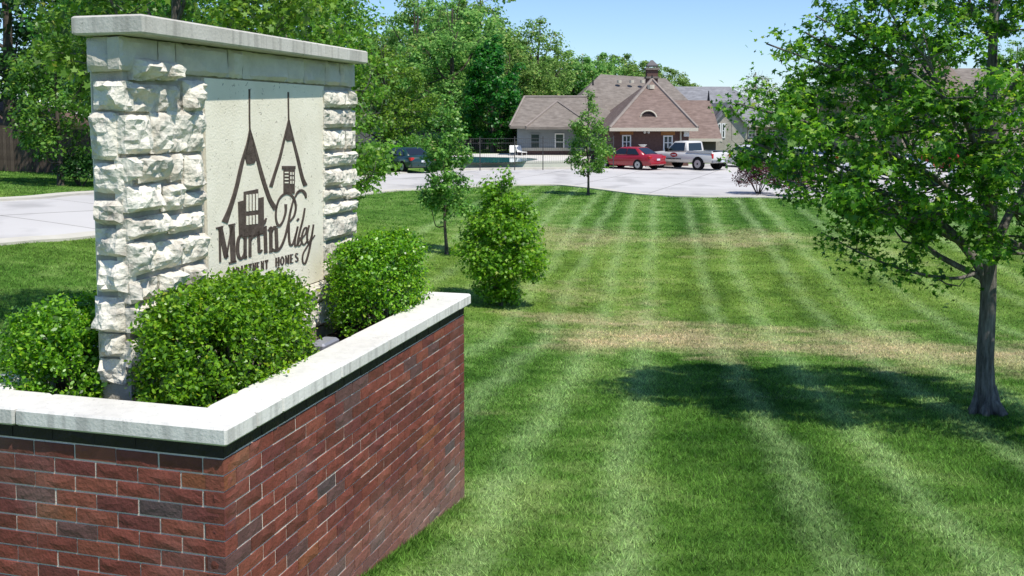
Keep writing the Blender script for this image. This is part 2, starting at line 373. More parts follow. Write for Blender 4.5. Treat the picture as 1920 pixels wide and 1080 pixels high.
def bark_mat():
    m, ns, ls, p = new_mat('grey_bark'); tc = nd(ns, 'ShaderNodeTexCoord'); mp = nd(ns, 'ShaderNodeMapping'); mp.inputs['Scale'].default_value = (26, 26, 4); ls.new(tc.outputs['Object'], mp.inputs[0])
    n = nd(ns, 'ShaderNodeTexNoise'); n.inputs['Scale'].default_value = 1; n.inputs['Detail'].default_value = 9; n.inputs['Roughness'].default_value = .7; ls.new(mp.outputs[0], n.inputs['Vector'])
    r = ramp(ns, [(.3, (.045, .038, .032)), (.48, (.15, .135, .12)), (.7, (.30, .275, .245))]); ls.new(n.outputs[0], r.inputs[0]); ls.new(r.outputs[0], p.inputs['Base Color'])
    p.inputs['Roughness'].default_value = .95; p.inputs['Specular IOR Level'].default_value = .1
    b = nd(ns, 'ShaderNodeBump'); b.inputs['Strength'].default_value = 1; b.inputs['Distance'].default_value = .02; ls.new(n.outputs[0], b.inputs['Height']); ls.new(b.outputs[0], p.inputs['Normal'])
    return m
M['bark'] = bark_mat()
M['bark_dark'] = surf('dark_bark', (.05, .042, .035), (.13, .11, .09), 8, .9, .5, 30, .1)
M['panel'] = None

def brick_mat():
    m, ns, ls, p = new_mat('red_brick')
    oi = nd(ns, 'ShaderNodeObjectInfo'); g = nd(ns, 'ShaderNodeNewGeometry')
    ad = nd(ns, 'ShaderNodeMath', operation='ADD'); ls.new(oi.outputs['Random'], ad.inputs[0]); ls.new(g.outputs['Random Per Island'], ad.inputs[1])
    fr = nd(ns, 'ShaderNodeMath', operation='FRACT'); ls.new(ad.outputs[0], fr.inputs[0])
    r = ramp(ns, [(0, (0.126, 0.038, 0.026)), (.12, (0.180, 0.049, 0.033)), (.3, (0.154, 0.043, 0.031)), (.45, (0.206, 0.063, 0.040)), (.6, (0.138, 0.040, 0.033)), (.72, (0.192, 0.054, 0.037)), (.88, (0.114, 0.056, 0.050)), (.955, (0.084, 0.056, 0.055)), (.975, (0.204, 0.069, 0.033))], 'CONSTANT')
    ls.new(fr.outputs[0], r.inputs[0])
    tc = nd(ns, 'ShaderNodeNewGeometry')
    n = nd(ns, 'ShaderNodeTexNoise'); n.inputs['Scale'].default_value = 22; n.inputs['Detail'].default_value = 8; ls.new(tc.outputs['Position'], n.inputs['Vector'])
    mr = nd(ns, 'ShaderNodeMapRange'); mr.inputs['To Min'].default_value = .62; mr.inputs['To Max'].default_value = 1.45
    ls.new(n.outputs[0], mr.inputs[0]); hs = nd(ns, 'ShaderNodeHueSaturation'); ls.new(mr.outputs[0], hs.inputs['Value']); ls.new(r.outputs[0], hs.inputs['Color'])
    # pale efflorescence bloom in soft patches
    n3 = nd(ns, 'ShaderNodeTexNoise'); n3.inputs['Scale'].default_value = 2.2; n3.inputs['Detail'].default_value = 7; ls.new(tc.outputs['Position'], n3.inputs['Vector'])
    m3 = nd(ns, 'ShaderNodeMapRange'); m3.inputs['From Min'].default_value = .52; m3.inputs['From Max'].default_value = .78; m3.inputs['To Max'].default_value = .22; ls.new(n3.outputs[0], m3.inputs[0])
    mx = nd(ns, 'ShaderNodeMix', data_type='RGBA'); ls.new(m3.outputs[0], mx.inputs[0]); ls.new(hs.outputs[0], mx.inputs[6]); mx.inputs[7].default_value = (.34, .24, .20, 1)
    sz = nd(ns, 'ShaderNodeSeparateXYZ'); ls.new(tc.outputs['Position'], sz.inputs[0])
    lowz = nd(ns, 'ShaderNodeMapRange'); lowz.inputs['From Min'].default_value = 1.25; lowz.inputs['From Max'].default_value = .65; lowz.inputs['To Max'].default_value = .9; ls.new(sz.outputs[2], lowz.inputs[0])
    spl = nd(ns, 'ShaderNodeMath', operation='MULTIPLY'); ls.new(lowz.outputs[0], spl.inputs[0]); ls.new(n3.outputs[0], spl.inputs[1])
    mx0 = mx; mx = nd(ns, 'ShaderNodeMix', data_type='RGBA'); ls.new(spl.outputs[0], mx.inputs[0]); ls.new(mx0.outputs[2], mx.inputs[6]); mx.inputs[7].default_value = (.30, .23, .19, 1)
    ls.new(mx.outputs[2], p.inputs['Base Color']); p.inputs['Roughness'].default_value = .72; p.inputs['Specular IOR Level'].default_value = .3
    n2 = nd(ns, 'ShaderNodeTexNoise'); n2.inputs['Scale'].default_value = 70; n2.inputs['Detail'].default_value = 8; ls.new(tc.outputs['Position'], n2.inputs['Vector'])
    b = nd(ns, 'ShaderNodeBump'); b.inputs['Strength'].default_value = .45; b.inputs['Distance'].default_value = .01
    ls.new(n2.outputs[0], b.inputs['Height']); ls.new(b.outputs[0], p.inputs['Normal'])
    return m
M['brick'] = brick_mat()
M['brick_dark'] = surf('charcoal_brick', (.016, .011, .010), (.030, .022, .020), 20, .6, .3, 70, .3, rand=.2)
def stone_mat():
    m, ns, ls, p = new_mat('rock_faced_limestone')
    tc = nd(ns, 'ShaderNodeNewGeometry'); oi = nd(ns, 'ShaderNodeObjectInfo')
    n = nd(ns, 'ShaderNodeTexNoise'); n.inputs['Scale'].default_value = 9; n.inputs['Detail'].default_value = 9; n.inputs['Roughness'].default_value = .7
    ls.new(tc.outputs['Position'], n.inputs['Vector'])
    r = ramp(ns, [(.25, (.20, .175, .14)), (.38, (.48, .44, .37)), (.50, (.71, .66, .56)), (.62, (.75, .705, .60)), (.76, (.56, .54, .49))]); ls.new(n.outputs[0], r.inputs[0])
    hs = nd(ns, 'ShaderNodeHueSaturation'); mr = nd(ns, 'ShaderNodeMapRange'); mr.inputs['To Min'].default_value = .8; mr.inputs['To Max'].default_value = 1.1
    ls.new(oi.outputs['Random'], mr.inputs[0]); ls.new(mr.outputs[0], hs.inputs['Value']); ls.new(r.outputs[0], hs.inputs['Color']); ls.new(hs.outputs[0], p.inputs['Base Color'])
    p.inputs['Roughness'].default_value = .9; p.inputs['Specular IOR Level'].default_value = .15
    n2 = nd(ns, 'ShaderNodeTexNoise'); n2.inputs['Scale'].default_value = 38; n2.inputs['Detail'].default_value = 9; ls.new(tc.outputs['Position'], n2.inputs['Vector'])
    vo = nd(ns, 'ShaderNodeTexVoronoi'); vo.inputs['Scale'].default_value = 30; ls.new(tc.outputs['Position'], vo.inputs['Vector'])
    ad = nd(ns, 'ShaderNodeMath', operation='MULTIPLY_ADD'); ls.new(vo.outputs[0], ad.inputs[0]); ad.inputs[1].default_value = .5; ls.new(n2.outputs[0], ad.inputs[2])
    b = nd(ns, 'ShaderNodeBump'); b.inputs['Strength'].default_value = .75; b.inputs['Distance'].default_value = .02
    ls.new(ad.outputs[0], b.inputs['Height']); ls.new(b.outputs[0], p.inputs['Normal'])
    return m
M['stone'] = stone_mat()
def panel_mat():
    m, ns, ls, p = new_mat('cream_stucco')
    tc = nd(ns, 'ShaderNodeTexCoord')
    n = nd(ns, 'ShaderNodeTexNoise'); n.inputs['Scale'].default_value = 5; n.inputs['Detail'].default_value = 8; ls.new(tc.outputs['Object'], n.inputs['Vector'])
    r = ramp(ns, [(.3, (.74, .68, .54)), (.7, (.84, .78, .64))]); ls.new(n.outputs[0], r.inputs[0])
    v = nd(ns, 'ShaderNodeTexNoise'); v.inputs['Scale'].default_value = 34; v.inputs['Detail'].default_value = 3; v.inputs['Distortion'].default_value = 1.2; ls.new(tc.outputs['Object'], v.inputs['Vector'])
    pit = ramp(ns, [(.29, 0), (.34, 1)]); ls.new(v.outputs[0], pit.inputs[0])
    mx = nd(ns, 'ShaderNodeMix', data_type='RGBA', blend_type='MULTIPLY'); mx.inputs[0].default_value = .45; ls.new(r.outputs[0], mx.inputs[6]); ls.new(pit.outputs[0], mx.inputs[7])
    ls.new(mx.outputs[2], p.inputs['Base Color']); p.inputs['Roughness'].default_value = .92; p.inputs['Specular IOR Level'].default_value = .15
    b = nd(ns, 'ShaderNodeBump'); b.inputs['Strength'].default_value = .6; b.inputs['Distance'].default_value = .006; ls.new(pit.outputs[0], b.inputs['Height'])
    n2 = nd(ns, 'ShaderNodeTexNoise'); n2.inputs['Scale'].default_value = 80; ls.new(tc.outputs['Object'], n2.inputs['Vector'])
    b2 = nd(ns, 'ShaderNodeBump'); b2.inputs['Strength'].default_value = .25; b2.inputs['Distance'].default_value = .01; ls.new(n2.outputs[0], b2.inputs['Height']); ls.new(b.outputs[0], b2.inputs['Normal'])
    ls.new(b2.outputs[0], p.inputs['Normal'])
    return m
M['panel'] = panel_mat()
M['logo'] = surf('brown_lettering_paint', (.060, .043, .034), (.12, .092, .076), 18, .8, .3, 60, .2)
M['leaf_maple'] = leaf_mat('maple_leaf', (0.036, 0.107, 0.011), (0.103, 0.250, 0.020), (0.243, 0.431, 0.044), .45)
M['leaf_young'] = leaf_mat('young_tree_leaf', (0.061, 0.171, 0.026), (0.125, 0.307, 0.045), (0.261, 0.470, 0.105), .40)
M['leaf_bright'] = leaf_mat('bright_shrub_leaf', (0.065, 0.202, 0.013), (0.155, 0.410, 0.024), (0.269, 0.564, 0.050), .45)
M['leaf_box'] = leaf_mat('boxwood_leaf', (0.049, 0.151, 0.010), (0.138, 0.346, 0.017), (0.266, 0.518, 0.042), .42, .35, .5)
M['leaf_mid'] = leaf_mat('mid_tree_leaf', (0.047, 0.141, 0.019), (0.099, 0.257, 0.034), (0.189, 0.380, 0.060), .40)
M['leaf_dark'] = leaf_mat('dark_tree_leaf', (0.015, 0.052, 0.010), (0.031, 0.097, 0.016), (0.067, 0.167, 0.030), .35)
M['leaf_yel'] = leaf_mat('yellow_green_leaf', (0.065, 0.165, 0.018), (0.129, 0.295, 0.029), (0.228, 0.420, 0.061), .42)
M['leaf_far'] = leaf_mat('far_tree_leaf', (0.099, 0.208, 0.048), (0.191, 0.343, 0.082), (0.301, 0.457, 0.136), .42, .7, .15)
M['leaf_pale'] = leaf_mat('pale_sparse_leaf', (.16, .19, .12), (.24, .27, .18), (.31, .33, .25), .3, .7, .15)
M['leaf_red'] = leaf_mat('barberry_leaf', (.035, .010, .010), (.085, .022, .020), (.15, .05, .035), .3)

# ================================================================== THE SETTING
NPX = [(-700,505),(0,455),(175,440),(430,402),(680,364),(800,355),(900,350),(1030,347),(1100,352),(1200,364),(1300,369),(1420,370),(1600,376),(2000,385),(2700,390)]
FPXL = [(-700,405),(0,378),(170,365),(430,350),(690,333),(752,326),(820,321),(880,319.5),(980,318.5),(1070,317),(1150,313),(1300,308),(1500,306),(2000,306),(2700,306)]
NW = np.array([G(*p)[:2] for p in NPX]); FW = np.array([G(*p)[:2] for p in FPXL])
def catmull(P, k=8):
    P = np.vstack([2*P[0]-P[1], P, 2*P[-1]-P[-2]]); out = []
    for i in range(1, len(P) - 2):
        for t in np.linspace(0, 1, k, endpoint=False):
            a, b, c, d = P[i-1], P[i], P[i+1], P[i+2]
            out.append(.5*((2*b)+(-a+c)*t+(2*a-5*b+4*c-d)*t*t+(-a+3*b-3*c+d)*t**3))
    out.append(P[-2]); return np.array(out)
NC, FC = catmull(NW), catmull(FW)
POLY = np.vstack([NC, FC[::-1]])
def inside(px_, py_, poly):
    px_ = np.asarray(px_); py_ = np.asarray(py_); r = np.zeros(px_.shape, bool); n = len(poly)
    for i in range(n):
        x1, y1 = poly[i]; x2, y2 = poly[(i+1) % n]
        c = ((y1 > py_) != (y2 > py_))
        with np.errstate(divide='ignore', invalid='ignore'):
            r ^= c & (px_ < (x2-x1)*(py_-y1)/(y2-y1+1e-12)+x1)
    return r
def grid_mesh(name, X, Y, Zz, mat):
    ny, nx = X.shape
    V = np.stack([X, Y, Zz], -1).reshape(-1, 3)
    idx = np.arange(nx*ny).reshape(ny, nx)
    Q = np.stack([idx[:-1,:-1], idx[:-1,1:], idx[1:,1:], idx[1:,:-1]], -1).reshape(-1, 4)
    me = bpy.data.meshes.new(name); me.vertices.add(len(V)); me.vertices.foreach_set('co', V.astype(np.float32).ravel())
    me.loops.add(Q.size); me.loops.foreach_set('vertex_index', Q.astype(np.int32).ravel())
    me.polygons.add(len(Q)); me.polygons.foreach_set('loop_start', np.arange(0, Q.size, 4, dtype=np.int32))
    me.update(calc_edges=True); me.polygons.foreach_set('use_smooth', np.ones(len(Q), bool)); me.materials.append(mat)
    return me
xs = np.concatenate([np.arange(-420, -60, 20), np.arange(-60, -22, 2), np.arange(-22, 30, .5), np.arange(30, 80, 2), np.arange(80, 421, 20)])
ys = np.concatenate([np.arange(-40, 0, 4), np.arange(0, 72, .5), np.arange(72, 120, 3), np.arange(120, 900, 30)])
GX, GY = np.meshgrid(xs, ys)
damp = np.clip(1 - (np.maximum(np.abs(GX) - 70, 0) + np.maximum(GY - 110, 0)) / 60, 0, 1)
GZ = Z(np.clip(GX, -95, 95), np.clip(GY, -30, 150)) * damp + 1.0 * (1 - damp)
GZ = np.where(inside(GX, GY, POLY), GZ - .25, GZ)
tag(link('ground', grid_mesh('ground', GX, GY, GZ, M['lawn'])), 'mown lawn with light wheel stripes and dry tan patches', 'lawn', kind='structure')
# road and car park sheet
rows = 13
T = np.linspace(0, 1, rows)[:, None, None]
RP = NC[None] * (1 - T) + FC[None] * T
tag(link('road', grid_mesh('road', RP[..., 0], RP[..., 1], Z(RP[..., 0], RP[..., 1]) + .02, M['concrete'])), 'pale concrete drive widening into the car park', 'road', kind='structure')
def ribbon(name, line, w0, w1, h, mat, depth=.4):
    L = np.asarray(line); d = np.gradient(L, axis=0); d /= np.linalg.norm(d, axis=1)[:, None] + 1e-9
    nrm = np.stack([-d[:, 1], d[:, 0]], 1); V = []; Fs = []
    for i in range(len(L)):
        a = L[i] + nrm[i] * w0; b = L[i] + nrm[i] * w1; za = float(Z(a[0], a[1])); zb = float(Z(b[0], b[1]))
        V += [(a[0], a[1], za - depth), (a[0], a[1], za + h), (b[0], b[1], zb + h), (b[0], b[1], zb - depth)]
    for i in range(len(L) - 1):
        for k in range(3): Fs.append((i*4+k, i*4+k+1, i*4+4+k+1, i*4+4+k))
    Fs += [(0, 3, 2, 1), tuple(len(V) - 4 + k for k in range(4))]
    return link(name, pymesh(name, V, Fs, mat))
tag(ribbon('kerb', NC, -.32, .12, .05, M['kerb']), 'low concrete kerb along the near lawn edge', 'kerb', kind='structure')
tag(ribbon('kerb', FC[:5*8+2], -.12, .32, .08, M['kerb']), 'low concrete kerb along the far side of the drive', 'kerb', kind='structure')
tag(ribbon('kerb', FC[6*8+4:10*8], -.15, .3, .13, M['kerb']), 'concrete kerb below the pool deck', 'kerb', kind='structure')

# ================================================================== PLANTER AND SIGN (local frame: +X out of the right wall, +Y along it)
WA = R(15.6); ca, sa = math.cos(WA), math.sin(WA)
_c = at(419, 874, 3.84); O2 = np.array([_c[0], _c[1]])
def loc(p):
    q = np.array(p[:2]) - O2; return np.array([q[0]*ca - q[1]*sa, q[0]*sa + q[1]*ca, p[2]])
def wor(x, y, z): return np.array([O2[0] + x*ca + y*sa, O2[1] - x*sa + y*ca, z])
def onX(u, v, X):
    r = ray(u, v); n = np.array([ca, -sa]); t = (X + n @ O2) / (n @ r[:2]); return loc(np.array([0, 0, CAMZ]) + r * t)
def onY(u, v, Y):
    r = ray(u, v); n = np.array([sa, ca]); t = (Y + n @ O2) / (n @ r[:2]); return loc(np.array([0, 0, CAMZ]) + r * t)
ORG = (O2[0], O2[1], 0)
LEN, WID, CAPZ, CAPB, BASE = 3.0385, 1.4129, 2.085, 2.012, .35
planter = empty('brick_planter', ORG, -WA)
tag(planter, 'red brick raised planter with white stone coping around the sign', 'planter')
# mortar core: four walls 0.2 thick
REC = .006
CRS, JT = .0677, .0088
mb = MB()
mb.box(-.2, -REC, REC, LEN - REC, BASE, CAPB - .002)
mb.box(-WID + REC, -.2, REC, .2, BASE, CAPB - .002)
mb.box(-WID + REC, -WID + .2, .2, LEN - .2, BASE, CAPB - .002)
mb.box(-WID + REC, -.2, LEN - .2, LEN - REC, BASE, CAPB - .002)
mb.build('mortar', M['mortar'], planter)
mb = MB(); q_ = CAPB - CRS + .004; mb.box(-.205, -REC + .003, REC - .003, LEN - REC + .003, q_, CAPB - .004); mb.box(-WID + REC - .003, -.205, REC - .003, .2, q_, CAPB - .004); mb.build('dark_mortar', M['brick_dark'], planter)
mb = MB(); mb.box(-WID + .2, -.2, .2, LEN - .2, 1.2, 1.90); mb.build('soil', M['soil'], planter)
# bricks
BH = CRS - JT
def brick_mesh(L, seed, dep=.085):
    """brick with a torn, creased outer face; face at local x = 0, runs along +y, up +z"""
    r = random.Random(seed); nx, nz = 5, 3; V = []; Fs = []
    cr = (r.uniform(.1, .9), r.uniform(-1.2, 1.2))
    for j in range(nz):
        for i in range(nx):
            y = L * i / (nx - 1); z = BH * j / (nz - 1); edge = i in (0, nx - 1) or j in (0, nz - 1)
            if not edge: y += r.uniform(-.01, .01); z += r.uniform(-.006, .006)
            x = -.002 - r.random() * .0015 if edge else r.uniform(-.004, .003)
            V.append((x, y, z))
    b = len(V)
    V += [(-dep, 0, 0), (-dep, L, 0), (-dep, L, BH), (-dep, 0, BH)]
    for j in range(nz - 1):
        for i in range(nx - 1):
            a = j*nx+i; q = (a, a+1, a+nx+1, a+nx)
            if r.random() < .5: Fs += [(q[0], q[1], q[2]), (q[0], q[2], q[3])]
            else: Fs += [(q[0], q[1], q[3]), (q[1], q[2], q[3])]
    Fs.append(tuple([b, b+1] + list(range(nx-1, -1, -1))))
    Fs.append(tuple([b+2, b+3] + [(nz-1)*nx+i for i in range(nx)]))
    Fs.append(tuple([b+3, b] + [j*nx for j in range(nz)]))
    Fs.append(tuple([b+1, b+2] + [j*nx+nx-1 for j in range(nz-1, -1, -1)]))
    return V, Fs
SL, HL = .2032 - JT, .092
bvar = {('s', k): brick_mesh(SL, 100 + k) for k in range(10)}
bvar.update({('h', k): brick_mesh(HL, 200 + k) for k in range(5)})
bme = {k: pymesh('brick', v[0], v[1], M['brick']) for k, v in bvar.items()}
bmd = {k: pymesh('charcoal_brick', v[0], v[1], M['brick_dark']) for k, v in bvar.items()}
items = []                                     # (face, t, z, key, dark, rank)
ncrs = int((CAPB - BASE) / CRS)
def lay(face, length, c, first_header):
    z = CAPB - (c + 1) * CRS + JT * .5; t = 0.0
    first = True; out = []
    if first_header: out.append((0.0, 'h')); t = HL + JT
    while t + .03 < length:
        rem = length - t
        if rem >= SL - .001: out.append((t, 's')); t += SL + JT
        elif rem >= HL - .001: out.append((t, 'h')); t += HL + JT
        else: break
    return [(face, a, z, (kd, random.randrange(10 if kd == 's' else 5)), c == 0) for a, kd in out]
for c in range(ncrs):
    items += lay('R', LEN, c, c % 2 == 0)
    items += lay('F', WID, c, c % 2 == 1)
    items += lay('L', LEN, c, c % 2 == 0)
    items += lay('B', WID, c, c % 2 == 1)
def brick_world(face, t, z):
    return wor(0, t + .1, z) if face == 'R' else wor(-WID + t + .1, 0, z)
def brick_rank(it):
    if it[0] in 'LB': return 9
    p = brick_world(*it[:3]); q = p - np.array([0, 0, CAMZ]); f = q[1]*cp - q[2]*sp; up = q[1]*sp + q[2]*cp
    u, v = 960 + FPX*q[0]/f, PPY - FPX*up/f
    vis = (-60 < u < 1930) and (v < 1100)
    foreshort = .35 if it[0] == 'R' else .95
    return -(1 / f**2 * foreshort) if vis else 1 / (1 + v)
items.sort(key=brick_rank)
ROTF = Matrix.Rotation(-math.pi / 2, 4, 'Z')     # front wall: face turned to -Y, runs along -X
rest = MB(); restd = MB()
for n, (face, t, z, key, dark) in enumerate(items):
    jit = random.uniform(-.0004, .0032); z += random.uniform(-.0012, .0012); t += random.uniform(-.0015, .0015)
    if face == 'R': mtx = Matrix.Translation((jit, t, z))
    elif face == 'F': mtx = Matrix.Translation((-WID + t, -jit, z)) @ ROTF
    elif face == 'L': mtx = Matrix.Translation((-WID - jit, LEN - t, z)) @ Matrix.Rotation(math.pi, 4, 'Z')
    else: mtx = Matrix.Translation((-t, LEN + jit, z)) @ Matrix.Rotation(math.pi / 2, 4, 'Z')
    if n < 300:
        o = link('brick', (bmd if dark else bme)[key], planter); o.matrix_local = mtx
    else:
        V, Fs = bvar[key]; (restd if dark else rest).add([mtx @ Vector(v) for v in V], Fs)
tag(rest.build('far_bricks', M['brick'], planter), kind='stuff')
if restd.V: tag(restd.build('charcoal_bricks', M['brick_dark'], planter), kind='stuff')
# coping stones
OV, CW = .042, .245
def coping(x0, x1, y0, y1):
    mb = MB(); g = .0025
    mb.bevbox(x0 + g, x1 - g, y0 + g, y1 - g, CAPB + random.uniform(-.002, .001), CAPZ + random.uniform(-.002, .002), .009)
    return mb.build('coping_stone', M['coping'], planter)
for x0, x1 in ((-1.455, -.968), (-.968, OV)): coping(x0, x1, -OV, -OV + CW)
yj = [-OV + CW, .42, 1.01, 1.61, 2.22, LEN + OV - CW - .0]
for a, b in zip(yj[:-1], yj[1:]): coping(OV - CW - .005, OV, a, b)
for a, b in ((-OV + CW, .9), (.9, 1.6), (1.6, 2.2), (2.2, LEN + OV - CW)): coping(-1.455, -1.455 + CW, a, b)
for a, b in ((-1.455, -.95), (-.95, -.3), (-.3, OV)): coping(a, b, LEN + OV - CW, LEN + OV)

# ---- sign
sign = empty('monument_sign', ORG, -WA)
tag(sign, 'pale rock-faced limestone monument sign with cream stucco panel standing in the planter', 'sign')
SXF, SXB, SY0, SY1 = -.70, -.895, .385, 2.84
mb = MB(); mb.box(SXB, SXF - .03, SY0 + .03, SY1 - .02, 1.98, 3.655); mb.build('core', M['stone_mortar'], sign)
mb = MB(); mb.box(SXB - .012, SXB - .001, SY0 + .04, SY1 - .03, 2.0, 3.64); mb.build('rear_panel', M['panel'], sign)
mb = MB(); mb.box(SXB - .02, SXF - .005, SY0 - .02, SY1 - .35, 1.85, 1.975)
mb.build('plinth', surf('plinth_concrete', (.30, .24, .18), (.40, .33, .26), 9, .95, .4, 60), sign)
PY0, PY1, PZ0, PZ1 = 1.035, 2.372, 2.27, 3.505
PX = -.714
mb = MB(); mb.box(PX - .05, PX, PY0, PY1, PZ0, PZ1); mb.build('stucco_panel', M['panel'], sign)
def rock(face, a0, a1, z0, z1, seed, out=.05, mat=None, rough=1.0, name='stone'):
    """rock-faced stone: a0..a1 along the face, z0..z1 high"""
    r = random.Random(seed); w, h = a1 - a0, z1 - z0
    nx = max(6, min(16, int(w / .02))); nz = max(5, min(12, int(h / .02)))
    planes = []
    for k in range(6):
        planes.append((r.uniform(.25, 1.0), r.uniform(-1.6, 1.6), r.uniform(-1.3, 1.3), r.uniform(.2, .8), r.uniform(.2, .8)))
    off = Vector((r.uniform(0, 50), r.uniform(0, 50), r.uniform(0, 50))); V = []; Fs = []
    ins = .035
    for j in range(nz + 1):
        for i in range(nx + 1):
            s, t = i / nx, j / nz
            y = a0 + w * s; z = z0 + h * t
            hgt = min(pl[0] + pl[1]*(s - pl[3]) * .8 + pl[2]*(t - pl[4]) * .8 for pl in planes)
            n1 = mnoise.fractal(Vector((y * 14, z * 14, 0)) + off, .9, 2.1, 4)
            n2 = mnoise.noise(Vector((y * 45, z * 45, 3)) + off)
            e = min(s, 1 - s) * w; f = min(t, 1 - t) * h
            edge = min(1, min(e, f) / .022); edge = edge * (2 - edge)
            d = (max(.12, min(1.15, hgt * .8 + .35)) + .34 * n1 * rough + .14 * n2 * rough) * out * (.15 + .85 * edge)
            jx = mnoise.noise(Vector((y * 30, z * 30, 9)) + off) * .007; jz = mnoise.noise(Vector((y * 30, z * 30, 19)) + off) * .007
            if i in (0, nx) or j in (0, nz): d = min(d, out * .3)
            V.append((d, y + jx, z + jz))
    b = len(V); V += [(-.06, a0 + .004, z0 + .004), (-.06, a1 - .004, z0 + .004), (-.06, a1 - .004, z1 - .004), (-.06, a0 + .004, z1 - .004)]
    for j in range(nz):
        for i in range(nx):
            a = j*(nx+1)+i
            if (i + j) % 2: Fs += [(a, a+1, a+nx+2), (a, a+nx+2, a+nx+1)]
            else: Fs += [(a, a+1, a+nx+1), (a+1, a+nx+2, a+nx+1)]
    Fs.append(tuple([b, b+1] + [i for i in range(nx, -1, -1)]))
    Fs.append(tuple([b+2, b+3] + [nz*(nx+1)+i for i in range(nx+1)]))
    Fs.append(tuple([b+3, b] + [j*(nx+1) for j in range(nz+1)]))
    Fs.append(tuple([b+1, b+2] + [j*(nx+1)+nx for j in range(nz, -1, -1)]))
    if face == 'F': V = [(SXF - .012 + x, y, z) for x, y, z in V]
    else: V = [(y, SY0 + .012 - x, z) for x, y, z in V]; Fs = [f[::-1] if False else f for f in Fs]
    return link(name, pymesh(name, V, Fs, mat or M['stone']), sign)
GAP = .007
front_px = [(233,156,343,212),(343,148,383,213),(218,213,284,292),(284,208,316,291),(316,205,384,287),
 (228,293,260,342),(260,289,320,343),(320,287,346,342),(346,288,383,356),
 (232,346,306,399),(306,344,346,396),(346,357,386,388),(236,403,316,447),(316,398,386,436),
 (238,451,288,518),(288,449,344,506),(344,438,386,493),(241,522,300,566),(300,508,345,553),(345,495,386,540),
 (236,569,300,622),(300,556,344,600),(344,543,386,590),(236,626,330,680),(330,594,386,640)]
sd = 11
for (u0, v0, u1, v1) in front_px:
    a = onX(u0, (v0 + v1) / 2, SXF); b = onX(u1, (v0 + v1) / 2, SXF); um = (u0 + u1) / 2
    zt = onX(um, v0, SXF)[2]; zb = onX(um, v1, SXF)[2]
    rock('F', max(a[1], SY0) + GAP, min(b[1], PY0 - .004) - GAP * .3, zb + GAP, zt - GAP, sd, random.uniform(.06, .095)); sd += 1
end_px = [(172,152,232,205),(167,211,216,300),(173,307,230,362),(175,377,228,420),(177,429,234,480),(181,490,238,548),(176,558,232,622),(184,628,232,668),(186,674,234,720)]
for (u0, v0, u1, v1) in end_px:
    vm = (v0 + v1) / 2; a = onY(u0, vm, SY0); b = onY(u1, vm, SY0); um = (u0 + u1) / 2
    rock('E', max(a[0], SXB - .02) + .002, min(b[0], SXF + .012), onY(um, v1, SY0)[2], onY(um, v0, SY0)[2], sd, random.uniform(.055, .085)); sd += 1
right_px = [(609,169,655,203),(655,169,672,203),(609,205,672,240),(609,244,650,280),(651,244,672,280),(609,284,672,312),(609,316,640,349),(641,316,672,349),(609,353,652,374),(652,353,672,374),
 (609,377,672,400),(609,404,672,446),(609,450,672,484),(609,488,640,520),(640,488,672,520),(609,524,672,562),(609,566,672,606)]
for (u0, v0, u1, v1) in right_px:
    vm = (v0 + v1) / 2; a = onX(u0, vm, SXF); b = onX(u1, vm, SXF); um = (u0 + u1) / 2
    rock('F', a[1] + GAP * .3, min(b[1], SY1) - GAP * .5, onX(um, v1, SXF)[2] + .006, onX(um, v0, SXF)[2] - .006, sd, random.uniform(.045, .065)); sd += 1
# two courses under the stucco panel
for z0, z1, cuts in ((2.135, 2.262, (PY0, 1.36, 1.7, 2.02, PY1)), (1.985, 2.128, (PY0, 1.25, 1.58, 1.9, 2.14, PY1))):
    for a, b in zip(cuts[:-1], cuts[1:]): rock('F', a + .005, b - .005, z0, z1, sd, .06); sd += 1
# chiselled lintel course below the cap, front and end
LZ0, LZ1 = 3.515, 3.662
ucut = [236, 301, 334, 430, 458, 538, 572, 612, 640, 672]
yc = [onX(u, 130, SXF)[1] for u in ucut]; yc[0] = SY0 - .02; yc[-1] = SY1
for a, b in zip(yc[:-1], yc[1:]):
    rock('F', a + .003, b - .003, LZ0, LZ1, sd, random.uniform(.03, .05), M['smooth_stone'], .35, 'lintel_stone'); sd += 1
rock('E', SXB, SXF - .014, LZ0 - .005, LZ1, sd, .05, M['smooth_stone'], .3, 'lintel_stone'); sd += 1
# rough broken knobs left on the lintel
for (u0, v0, u1, v1) in ((250,112,293,150),(296,117,336,150)):
    a = onX(u0, v1, SXF); b = onX(u1, v0, SXF)
    rock('F', a[1], b[1], a[2], b[2], sd, .135, M['stone'], 1.3, 'stone'); sd += 1
# cap slabs
def cap_slab(t0, t1):
    mb = MB(); A0 = np.array((-.565, .335)); A1 = np.array((-.605, 2.815)); B0 = np.array((-.925, .335)); B1 = np.array((-.965, 2.815))
    P = [A0 + (A1 - A0) * t0, A0 + (A1 - A0) * t1, B0 + (B1 - B0) * t1, B0 + (B1 - B0) * t0]
    z0, z1, b = 3.668, 3.752, .008; V = []
    c = sum(P) / 4
    for z, s in ((z0, 1), (z0, 0), (z1, 0), (z1, 1)):
        for p in P:
            q = p - np.sign(p - c) * (b if s else 0); V.append((q[0], q[1], z + (0 if s else (b if z == z0 else -b))))
    Fs = [(3, 2, 1, 0), (12, 13, 14, 15)] + [(r*4+k, r*4+(k+1) % 4, r*4+4+(k+1) % 4, r*4+4+k) for r in range(3) for k in range(4)]
    mb.add(V, Fs); return mb.build('cap_slab', M['capstone'], sign)
for a, b in ((0, .62), (.6215, .775), (.7765, 1)): cap_slab(a, b)

